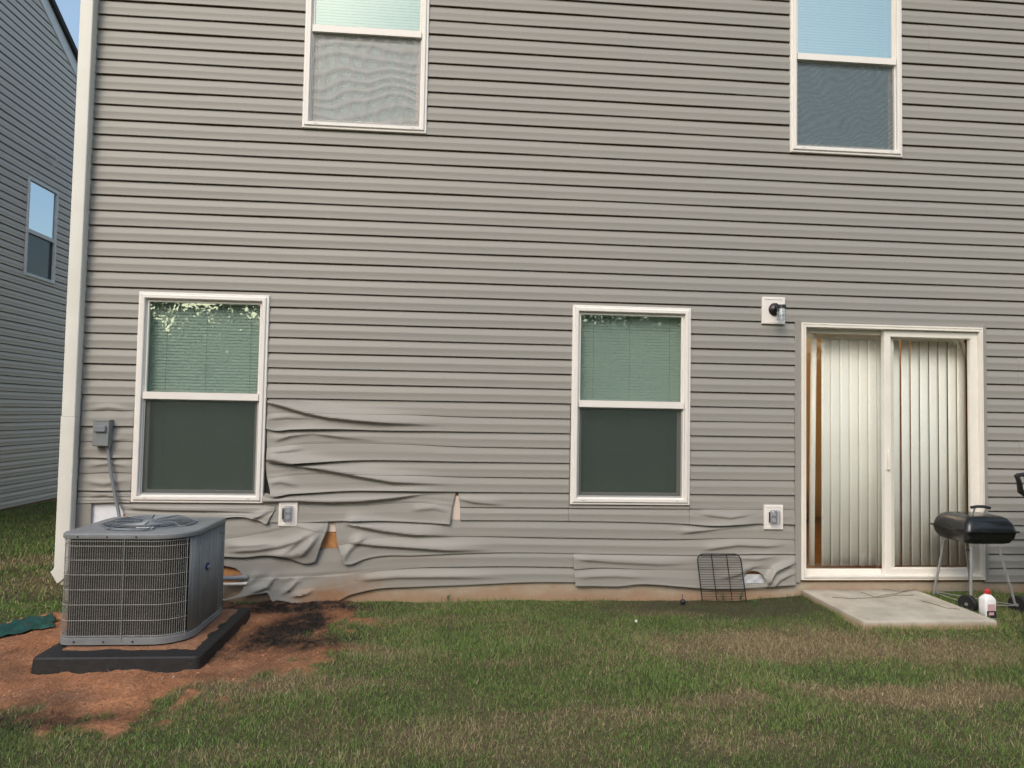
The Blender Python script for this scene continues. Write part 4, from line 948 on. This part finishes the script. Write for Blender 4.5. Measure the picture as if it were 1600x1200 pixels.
mb.build('fan_grille', 'metal_gray', ac)
mb = MB(); mb.lathe([(.001, .008), (.030, .006), (.038, .0), (.038, -.008), (.001, -.008)], (cx0, cy0, H+.056), 'z', 28, False); mb.build('grille_hub', 'metal_gray', ac)
mb = MB(); mb.lathe([(.001, .0), (.055, .0), (.055, -.05), (.001, -.05)], (cx0, cy0, H+.03), 'z', 24, False)
for k in range(4):
    a = math.pi/2*k+.4; rows = []
    for r in (.05, .12, .19, .235):
        w_ = .35 if r < .1 else .42; rows.append([(cx0+r*math.cos(a-w_), cy0+r*math.sin(a-w_), H-.012), (cx0+r*math.cos(a), cy0+r*math.sin(a), H+.008), (cx0+r*math.cos(a+w_), cy0+r*math.sin(a+w_), H+.022)])
    mb.grid(np.array(rows))
mb.build('fan', 'fan_plastic', ac)
mb = MB(); lx, ly = -1.838+.06-ox_, b0+.085; mb.box(lx-.035, lx+.035, ly-.014, ly+.014, gz(.24)+.002, gz(.24)+.0045); st = mb.build('rating_sticker', 'sticker_pale', ac)
mb = MB(); mb.box(lx+.045, lx+.058, ly-.014, ly+.014, gz(.24)+.002, gz(.24)+.0045); mb.build('rating_sticker', 'sticker_pale', ac)

# ------------------------------------------------------------------ patio slab
mb = MB(); sx0, sx1, sy0, sy1 = 2.745, 3.695, -.855, -.004
nx, ny = 60, 54; rings = []
def slab_out(d, z): return [(p[0]+.004*math.sin(p[1]*19)+.003*math.sin(p[0]*23), p[1]+.004*math.sin(p[0]*17), z) for p in rrect(sx0+d, sx1-d, sy0+d, sy1-d, (.012,)*4, 0, 3)]
mb.loft([slab_out(-.006, -.06), slab_out(0, .062), slab_out(.002, .068), slab_out(.007, .0715), slab_out(.10, .0725)]); sl_ = mb.build('patio_slab', 'concrete', sharp=30)
sl_['kind'] = 'structure'
N, L = M['concrete'].node_tree.nodes, M['concrete'].node_tree.links; b = N['Principled BSDF']; src = b.inputs['Base Color'].links[0].from_socket
tc = N.new('ShaderNodeTexCoord'); sx = N.new('ShaderNodeSeparateXYZ'); L.new(tc.outputs['Object'], sx.inputs[0]); mr = N.new('ShaderNodeMapRange')
mr.inputs['From Min'].default_value = .035; mr.inputs['From Max'].default_value = .066; mr.inputs['To Min'].default_value = .8; mr.inputs['To Max'].default_value = 0; L.new(sx.outputs['Z'], mr.inputs['Value'])
mx = N.new('ShaderNodeMix'); mx.data_type = 'RGBA'; L.new(mr.outputs[0], mx.inputs[0]); L.new(src, mx.inputs[6]); mx.inputs[7].default_value = (.30, .19, .10, 1); L.new(mx.outputs[2], b.inputs['Base Color'])
# dry runners creeping over the slab
for pts in ([(1300,933),(1330,936),(1362,934),(1385,930),(1400,928),(1420,922)], [(1345,925),(1370,935),(1400,930),(1428,931)], [(1440,939),(1460,945),(1478,950),(1500,953)], [(1380,920),(1410,926),(1432,921)]):
    mb = MB(); P = []
    for i, p in enumerate(pts):
        g = G(*p, .075); P.append((g[0], g[1], .0755+.004*(i % 2)))
    mb.tube(P, .0016, 5)
    for i in range(40):
        k = random.randrange(len(P)-1); f = random.random(); q_ = [P[k][j]+(P[k+1][j]-P[k][j])*f for j in range(3)]; a = random.uniform(0, 6.28); l = random.uniform(.01, .035)
        mb.add([(q_[0]-.001, q_[1], q_[2]), (q_[0]+.001, q_[1], q_[2]), (q_[0]+l*math.cos(a), q_[1]+l*math.sin(a), q_[2]+random.uniform(0, .012))], [(0, 1, 2)])
    o = mb.build('grass_runner', 'dry_runner' if 'dry_runner' in M else mat('dry_runner', (.11, .085, .045), .9))
    tag(o, 'thin dry grass runner creeping across the concrete slab by the door', 'grass runner', 'dry runners on the slab')

# ------------------------------------------------------------------ wire rack leaning on the wall
xa, za = 1.915, -.03; rk = empty('wire_rack', 'rusty black wire oven rack leaning against the low siding', 'wire rack', (2.06, -.075, .028))
wdt, hgt, tilt_ = .345, .345, .20
def rp(u, v): return (u+.028*(1-v/hgt)*0+ .02*(1-v/hgt), -.04+v*math.sin(tilt_), -.01+v*math.cos(tilt_))
mb = MB(); h2 = wdt/2; out = [(-h2, 0), (-h2, hgt-.05)]+[(-h2+.05-.05*math.cos(a), hgt-.05+.05*math.sin(a)) for a in np.linspace(.2, math.pi/2, 6)]+[(h2-.05+.05*math.sin(a), hgt-.05+.05*math.cos(a)) for a in np.linspace(0, math.pi/2-.2, 6)]+[(h2, hgt-.05), (h2, 0)]
mb.tube([rp(*p) for p in out], .0042, 7); mb.build('rim_wire', 'rack_wire', rk)
mb = MB()
for u in (-.058, .062): mb.tube([rp(u, .0), rp(u, hgt)], .0034, 6)
for i in range(19): v = .012+i*.0180; e_ = h2-.0015 if v < hgt-.05 else h2-.05+math.sqrt(max(0, .05**2-(v-hgt+.05)**2)); mb.tube([(rp(-e_, v)[0], rp(-e_, v)[1]-.004, rp(-e_, v)[2]), (rp(e_, v)[0], rp(e_, v)[1]-.004, rp(e_, v)[2])], .0019, 5)
mb.build('cross_wires', 'rack_wire', rk)

# ------------------------------------------------------------------ charcoal grills
gr = empty('charcoal_grill', 'small black charcoal grill on four thin metal legs with two wheels beside the slab', 'grill', (3.94, -.30, .03))
def gp(x, y, z): return (x-3.94, y+.30, z-.03)
def hexa(dx, z): return [(p[0], p[1], z) for p in rrect(-.185+dx, .225-dx, -.20+dx, .20-dx, (.045,)*4, 0, 5)]
mb = MB(); mb.loft([hexa(.055, .512-.03), hexa(.030, .522-.03), hexa(.008, .560-.03), hexa(.0, .604-.03)]); mb.build('bowl', 'black_enamel', gr, sharp=50)
mb = MB(); mb.loft([hexa(-.014, .604-.03), hexa(-.015, .608-.03), hexa(-.014, .614-.03), hexa(.0, .615-.03)]); mb.build('rim', 'black_enamel', gr, sharp=30)
mb = MB(); mb.loft([hexa(.002, .615-.03), hexa(.014, .662-.03), hexa(.040, .700-.03), hexa(.062, .712-.03), hexa(.10, .716-.03)]); ld = mb.build('lid', 'black_enamel', gr, sharp=50)
mb = MB(); hy = -.10
mb.tube([(-.075, hy, .745), (-.03, hy, .753), (.03, hy, .752), (.075, hy, .742)], .011, 8); mb.build('lid_handle', 'black_plastic', ld)
mb = MB(); mb.tube([(-.045, hy, .745), (-.055, hy+.02, .671)], .006, 8); mb.build('handle_bracket', 'leg_metal', ld); mb = MB(); mb.tube([(.045, hy, .745), (.035, hy+.02, .671)], .006, 8); mb.build('handle_bracket', 'leg_metal', ld)
mb = MB(); mb.tube([(.18, -.10, .575), (.26, -.10, .575), (.26, .10, .575), (.18, .10, .575)], .007, 8); mb.build('side_handle', 'black_plastic', gr)
mb = MB(); mb.lathe([(.001, .012), (.012, .010), (.012, -.004), (.001, -.004)], (-.16, -.17, .44), 'z', 10, False); mb.build('vent_knob', 'black_plastic', gr)
feet = {'bl': G(1458, 930, .045), 'br': G(1539, 926, .045)}
legs = [((-.10, .16, .46), (feet['bl'][0]-3.94, feet['bl'][1]+.30+.0, .004)), ((-.115, -.15, .46), (3.80-3.94, -.47+.30, .04)), ((.06, .14, .46), (4.12-3.94, .27-.04, .0)), ((.10, -.15, .46), (4.125-3.94, -.50+.30, .045))]
for a, b_ in legs:
    mb = MB(); mb.tube([a, b_], .0095, 10); mb.build('leg', 'leg_metal', gr)
mb = MB(); b_ = legs[0][1]; mb.tube([(b_[0]+.002, b_[1], b_[2]+.018), (b_[0]-.001, b_[1], b_[2]-.012)], .0125, 10); mb.build('foot_cap', 'black_plastic', gr)
mb = MB(); mb.tube([legs[0][1][:2]+(.045,), legs[3][1][:2]+(.05,)], .0035, 6); mb.tube([legs[1][1][:2]+(.05,), legs[2][1][:2]+(.055,)], .0035, 6)
mb.tube([legs[0][1][:2]+(.04,), legs[1][1][:2]+(.045,)], .003, 6); mb.tube([legs[3][1][:2]+(.045,), legs[1][1][:2]+(.045,)], .0035, 6); mb.tube([legs[2][1][:2]+(.05,), legs[0][1][:2]+(.05,)], .003, 6); mb.build('cross_brace', 'leg_metal', gr)
for (lx_, ly_, _), s_ in ((legs[1][1], -1), (legs[3][1], 1)):
    mb = MB(); cxw = lx_+s_*.022
    mb.lathe([(.012, -.016), (.045, -.018), (.062, -.020), (.066, -.016), (.066, .016), (.062, .020), (.045, .018), (.012, .016)], (0, 0, 0), 'x', 28); wh = mb.build('wheel', 'tyre_plastic', gr)
    wh.location = (cxw, ly_, .050); wh.rotation_euler = (0, 0, .35)
    mb = MB(); mb.lathe([(.001, -.024), (.010, -.024), (.012, -.018), (.012, .018), (.010, .024), (.001, .024)], (0, 0, 0), 'x', 16, False); mb.build('hub', 'leg_metal', wh)

g2 = G(1606, 998, .03)
gb = empty('large_grill', 'larger black grill cut off by the right edge, wheel and bracket tip in view', 'grill', (g2[0]+.42, g2[1]+.12, .02))
lt = W(1590, 744, g2[1]+.05)
mb = MB(); mb.lathe([(.012, -.020), (.06, -.024), (.075, -.022), (.080, -.016), (.080, .016), (.075, .022), (.06, .024), (.012, .020)], (0, 0, 0), 'x', 28); wh = mb.build('wheel', 'tyre_plastic', gb); wh.location = (-.36, -.12, .085)
mb = MB(); mb.lathe([(.001, -.03), (.014, -.03), (.016, .03), (.001, .03)], (0, 0, 0), 'x', 16, False); mb.build('hub', 'leg_metal', wh)
mb = MB(); mb.tube([(-.34, -.12, .085), (.56, -.12, .085)], .006, 8); mb.build('axle', 'leg_metal', gb)
for sx_ in (-.08, .52):
    for sy_ in (-.12, .22):
        mb = MB(); mb.tube([(sx_*.95, sy_, .70), (sx_*1.05, sy_, .02 if sy_ > 0 else .09)], .013, 10); mb.build('leg', 'black_enamel', gb)
mb = MB(); rings = []
for x_, k in ((-.10, .85), (-.085, 1.0), (.50, 1.0), (.515, .85)):
    rings.append([(x_, .05+.2*k*math.cos(a), .76+.2*k*math.sin(a)) for a in np.linspace(math.pi, 2*math.pi, 14)])
mb.loft(rings, True, True, True); mb.build('bowl', 'black_enamel', gb, sharp=40)
lx_ = lt[0]-gb.location.x; lz_ = lt[1]-.02
mb = MB(); rings = []
for x_, k in ((.08, .85), (.095, 1.0), (.50, 1.0), (.515, .85)):
    rings.append([(x_, .27+.19*k*math.cos(a)*.5+.04, .97+.2*k*math.sin(a)) for a in np.linspace(-math.pi/2, math.pi/2, 14)])
mb.loft(rings, True, True, True); mb.build('lid', 'black_enamel', gb, sharp=40)
mb = MB(); mb.tube([(lx_, -.06, lz_), (lx_+.012, -.06, lz_-.02), (lx_+.03, -.05, lz_-.055), (lx_+.06, -.02, lz_-.10), (-.09, .05, .80)], .012, 10, r2=.022); mb.tube([(lx_+.008, -.06, lz_+.004), (lx_+.05, -.06, lz_+.012), (-.09, -.02, .90)], .014, 10)
mb.lathe([(.001, -.013), (.013, -.008), (.015, 0), (.013, .008), (.001, .013)], (lx_+.001, -.06, lz_), 'z', 12, False); mb.build('shelf_bracket', 'black_plastic', gb)

# ------------------------------------------------------------------ lighter-fluid bottle
bx_, by_ = G(1543, 966, .035)
bt = empty('fluid_bottle', 'white square plastic bottle with a red cap and black label beside the slab', 'bottle', (bx_, by_, .036)); bt.rotation_euler = (0, 0, math.radians(4))
S = 1.0
def sq(h, r, z): return [(p[0], p[1], z) for p in rrect(-h, h, -h*.8, h*.8, (r,)*4, 0, 4)]
mb = MB(); mb.loft([sq(.040, .010, 0), sq(.043, .012, .004), sq(.043, .012, .132), sq(.040, .014, .142), sq(.026, .016, .160), sq(.020, .0155, .166), sq(.018, .0140, .170)]); mb.build('bottle_body', 'bottle_white', bt, sharp=50)
mb = MB(); mb.lathe([(.001, .0), (.019, .0), (.020, .002), (.0195, .022), (.013, .026), (.010, .034), (.001, .035)], (0, 0, .170), 'z', 20, False); mb.build('cap', 'cap_red', bt)
mb = MB(); mb.box(-.036, .036, -.0362, -.0345, .008, .058); lb = mb.build('label', 'label_black', bt)
mb = MB(); mb.box(-.022, .018, -.0372, -.0363, .030, .050); mb.box(-.030, .030, -.0360, -.0345, .060, .105); mb.build('label_print', 'label_pink', lb)

# ------------------------------------------------------------------ small things on the ground
gx_, gy_ = G(1067, 941, .01); mb = MB(); mb.lathe([(.001, -.020), (.012, -.018), (.020, -.008), (.022, 0), (.020, .009), (.011, .018), (.001, .020)], (gx_, gy_, .014), 'z', 14, False); mb.tube([(gx_, gy_, .03), (gx_+.002, gy_+.02, .065)], .003, 6)
tag(mb.build('drain_knob', 'black_plastic'), 'small round black knob at the foot of the wall left of the wire rack', 'knob')
gx_, gy_ = G(994, 971, .02); mb = MB(); mb.lathe([(.001, -.010), (.008, -.007), (.011, 0), (.008, .007), (.001, .010)], (gx_, gy_, .022), 'z', 10, False); tag(mb.build('white_pebble', 'pebble'), 'tiny bright white pebble lying in the grass', 'pebble')
# green sheet at the left edge
nu_, nv_ = 60, 22; A0, A1, A2, A3 = G(-60, 978, .03), G(88, 955, .03), G(88, 975, .02), G(-60, 1000, .02); P = np.zeros((nu_, nv_, 3))
for i in range(nu_):
    for j in range(nv_):
        u, v = i/(nu_-1), j/(nv_-1); x_ = (A0[0]*(1-u)+A1[0]*u)*(1-v)+(A3[0]*(1-u)+A2[0]*u)*v; y_ = (A0[1]*(1-u)+A1[1]*u)*(1-v)+(A3[1]*(1-u)+A2[1]*u)*v
        P[i, j] = (x_+.012*math.sin(v*9+u*4), y_+.02*math.sin(u*11), 0)
P[:, :, 2] = gh(P[:, :, 0].ravel(), P[:, :, 1].ravel()).reshape(nu_, nv_)+.010+.020*np.abs(vnoise(P[:, :, 0], P[:, :, 1], 11, 5, 3))+.018*np.exp(-((np.arange(nv_)/nv_-.35)/.12)**2)[None, :]
mb = MB(); mb.grid(P); tag(mb.build('green_tarp', 'tarp_green', sharp=60, solid=.002), 'crumpled dark green plastic sheet lying on the grass left of the cooling unit', 'tarp')
# seedlings by the rack
for (px, py, s_) in ((1125, 926, 1.0), (1150, 925, .9), (700, 924, .7), (1180, 938, .9)):
    gx_, gy_ = G(px, py+8, .0); mb = MB()
    for k in range(9):
        a = random.uniform(0, 6.28); l = random.uniform(.03, .07)*s_; t_ = random.uniform(.2, .9); mb.tube([(0, 0, 0), (l*.5*math.cos(a)*t_, l*.5*math.sin(a)*t_, l*.6), (l*math.cos(a)*t_, l*math.sin(a)*t_, l)], .0012, 4)
        c_ = Vector((l*math.cos(a)*t_, l*math.sin(a)*t_, l)); d1 = Vector((math.cos(a), math.sin(a), .2))*.016*s_; d2 = Vector((-math.sin(a), math.cos(a), 0))*.006*s_
        mb.add([c_-d1*.3, c_+d2, c_+d1, c_-d2], [(0, 1, 2, 3)])
    o = mb.build('weed', 'weed_green' if 'weed_green' in M else mat('weed_green', (.05, .13, .03), .7)); o.location = (gx_, min(gy_, -.03), 0)
    tag(o, 'small green weed sprouting at the foot of the house wall', 'weed', 'weeds along the foundation')

# ------------------------------------------------------------------ neighbouring house
NX = -6.54; nb = empty('neighbor_house', 'neighbouring house side wall with cool grey siding and a sloping gable edge', 'house', (NX, 5.0, 0))
NY0, NY1, NPK, NE, NZ0 = -.2, 10.2, 5.0, 5.35, -.10
SL = .612; PKZ = 8.44
def rake(y): return PKZ-SL*abs(y-NPK)-.34
NW = [(5.655, 6.46, 3.375, 4.885)]
def nseg(z):
    top = (PKZ-.34-z)/SL; a, b_ = max(NY0, NPK-top), min(NY1, NPK+top)
    if b_ <= a: return []
    return openings_at(z, NW, a, b_)
mb = MB(); siding(mb, [NZ0+PITCH_S*i for i in range(int((PKZ-.34-NZ0)/PITCH_S))], nseg, lambda x, y, z: (-y, x-5.0, z), [NW[0][2]+.006, NW[0][3]-.006], 5)
mb.build('siding', 'neighbor_vinyl', nb, sharp=50)
mb = MB(); sec = [(NY0, -.2), (NY1, -.2), (NY1, rake(NY1)), (NPK, PKZ-.35), (NY0, rake(NY0))]
for xx in (0,):
    mb.loft([[(-8.0, y-5, z) for y, z in sec], [(-.06, y-5, z) for y, z in sec]])
mb.build('wall', 'neighbor_vinyl', nb)
mb = MB(); mb.box(-8.0, -.002, NY0-5, NY1-5, -.6, NZ0-.001); mb.build('foundation', 'foundation_concrete', nb)
def slope_strip(xa, xb, dz0, dz1, ya, yb):
    mb = MB()
    for sgn in (1, -1):
        r0 = [(xa, 0, 0), (xb, 0, 0)]
        def zz_(y): return PKZ-SL*y
        mb.add([(xa, sgn*ya, zz_(ya)+dz0), (xb, sgn*ya, zz_(ya)+dz0), (xb, sgn*ya, zz_(ya)+dz1), (xa, sgn*ya, zz_(ya)+dz1), (xa, sgn*yb, zz_(yb)+dz0), (xb, sgn*yb, zz_(yb)+dz0), (xb, sgn*yb, zz_(yb)+dz1), (xa, sgn*yb, zz_(yb)+dz1)],
               [(0,1,2,3), (4,7,6,5), (0,4,5,1), (1,5,6,2), (2,6,7,3), (3,7,4,0)])
    return mb
slope_strip(-.01, .030, -.34, -.10, 0, 5.6).build('rake_board', 'neighbor_trim', nb)
slope_strip(-8.2, .085, -.099, .0, 0, 5.7).build('roof', 'shingle', nb)
a, b_, c, d = NW[0]; mb = MB(); frame_loft(mb, a-5, b_-5, c, d, [(0, .004), (0, -.026), (.006, -.034), (.042, -.034), (.048, -.026), (.048, .03)]); mb.box(a-5+.04, b_-5-.04, -.02, .01, (c+d)/2-.09, (c+d)/2-.03)
def swap(mb): mb.v = [(-v[1], v[0], v[2]) for v in mb.v]; return mb
nw = swap(mb).build('window', 'neighbor_trim', nb, sharp=25)
mb = MB(); mb.box(a-5+.045, b_-5-.045, -.006, -.002, (c+d)/2-.04, d-.045); swap(mb).build('upper_pane', 'pane_neighbor', nw)
mb = MB(); mb.box(a-5+.045, b_-5-.045, .012, .016, c+.045, (c+d)/2-.08); swap(mb).build('lower_pane', 'pane_neighbor', nw)
mb = MB(); mb.add([(a-5+.045, .004, c+.045), (b_-5-.045, .004, c+.045), (b_-5-.045, .004, (c+d)/2-.09), (a-5+.045, .004, (c+d)/2-.09)], [(0, 1, 2, 3)]); swap(mb).build('insect_screen', 'screen_dark', nw)
mb = MB(); mb.box(a-5, b_-5, .04, .055, c, d); swap(mb).build('room_backing', 'interior_dark', nw)
mb = MB(); mb.tube([(.0, 1.02, 5.42), (.06, 1.10, 5.40), (.10, 1.20, 5.37), (.10, 1.25, 5.30), (.05, 1.24, 5.24)], .012, 8); mb.tube([(.10, 1.20, 5.37), (.05, 1.30, 5.42)], .010, 8); mb.build('cable_hook', 'neighbor_trim', nb)

# ------------------------------------------------------------------ trees behind the viewer, mirrored in the panes
def crown(seed, h, rx, base, nleaf):
    r_ = np.random.default_rng(seed); nc = 56; ph = r_.uniform(0, 6.28, nc); zz = r_.uniform(base, h, nc); k = np.sin(np.clip((zz-base)/(h-base), .08, .97)*math.pi)**.6
    rad = rx*k*np.sqrt(r_.uniform(.05, 1, nc)); C = np.stack([rad*np.cos(ph), rad*np.sin(ph), zz], 1); S_ = r_.uniform(.45, 1.0, nc)*rx*.30
    ci = r_.integers(0, nc, nleaf); d = r_.normal(0, 1, (nleaf, 3)); d /= np.linalg.norm(d, axis=1)[:, None]; p = C[ci]+d*(S_[ci]*r_.uniform(.3, 1.0, nleaf)**.5)[:, None]
    a = r_.normal(0, 1, (nleaf, 3)); a /= np.linalg.norm(a, axis=1)[:, None]; b = np.cross(a, r_.normal(0, 1, (nleaf, 3))); b /= np.linalg.norm(b, axis=1)[:, None]; s = r_.uniform(.06, .13, nleaf)[:, None]
    V = np.stack([p-a*s, p+b*s*.5, p+a*s, p-b*s*.5], 1).reshape(-1, 3); me = bpy.data.meshes.new('crown'); me.vertices.add(len(V)); me.vertices.foreach_set('co', V.ravel()); fill(me, np.arange(nleaf*4).reshape(-1, 4))
    t = r_.uniform(0, 1, (nleaf, 1)); setcol(me, np.repeat(np.array([.035, .06, .018])*(1-t)+np.array([.08, .11, .035])*t, 4, 0)); me.materials.append(M['leaves']); return me, C
crs = []
for sd, h, rx, base, nl in ((1, 8.2, 3.0, 1.4, 21000), (2, 6.6, 2.6, .6, 18000), (3, 4.2, 3.6, -.4, 30000)):
    me, C_ = crown(sd, h, rx, base, nl); mb = MB(); mb.tube([(0, 0, -.4), (.05, 0, base), (.1, .05, h*.75)], .20, 10, r2=.05)
    for c_ in C_[::5]: mb.tube([(.05, 0, min(c_[2]*.6, h*.6)), tuple(c_*np.array([.5, .5, .85])), tuple(c_)], .05, 6, r2=.012)
    crs.append((me, mb, h))
tm = []
for me, mb, h in crs:
    o = mb.build('trunk', 'bark'); tm.append(o.data); bpy.data.objects.remove(o)
TREES = [(-22+4.4*i+1.3*math.sin(i*5), -24.5+1.2*math.sin(i*3), 2, 1.0+.1*math.sin(i*7)) for i in range(12)]+[(-17, -17, 0, 1.0), (-12.5, -19, 1, 1.1), (-8.5, -21, 0, 1.0), (-4.2, -19.5, 1, 1.05), (0, -21.5, 0, 1.0), (4.5, -20, 1, 1.1), (9.5, -19, 0, 1.0), (13.5, -21, 1, 1.1), (18, -18, 0, .95), (-21, -12, 1, 1.1), (-14, -24, 0, 1.05), (-2, -26, 0, 1.1), (7, -26, 0, 1.1)]
for i, (tx, ty, k, s_) in enumerate(TREES):
    t = empty('tree', 'leafy green tree mirrored as dark foliage in the window panes', 'tree', (tx, ty, 0), 'trees mirrored in the windows'); t.rotation_euler = (0, 0, i*1.9); t.scale = (s_, s_, s_)
    for nm, dt in (('trunk', tm[k]), ('crown', crs[k][0])):
        o = bpy.data.objects.new(nm, dt); COL.objects.link(o); o.parent = t
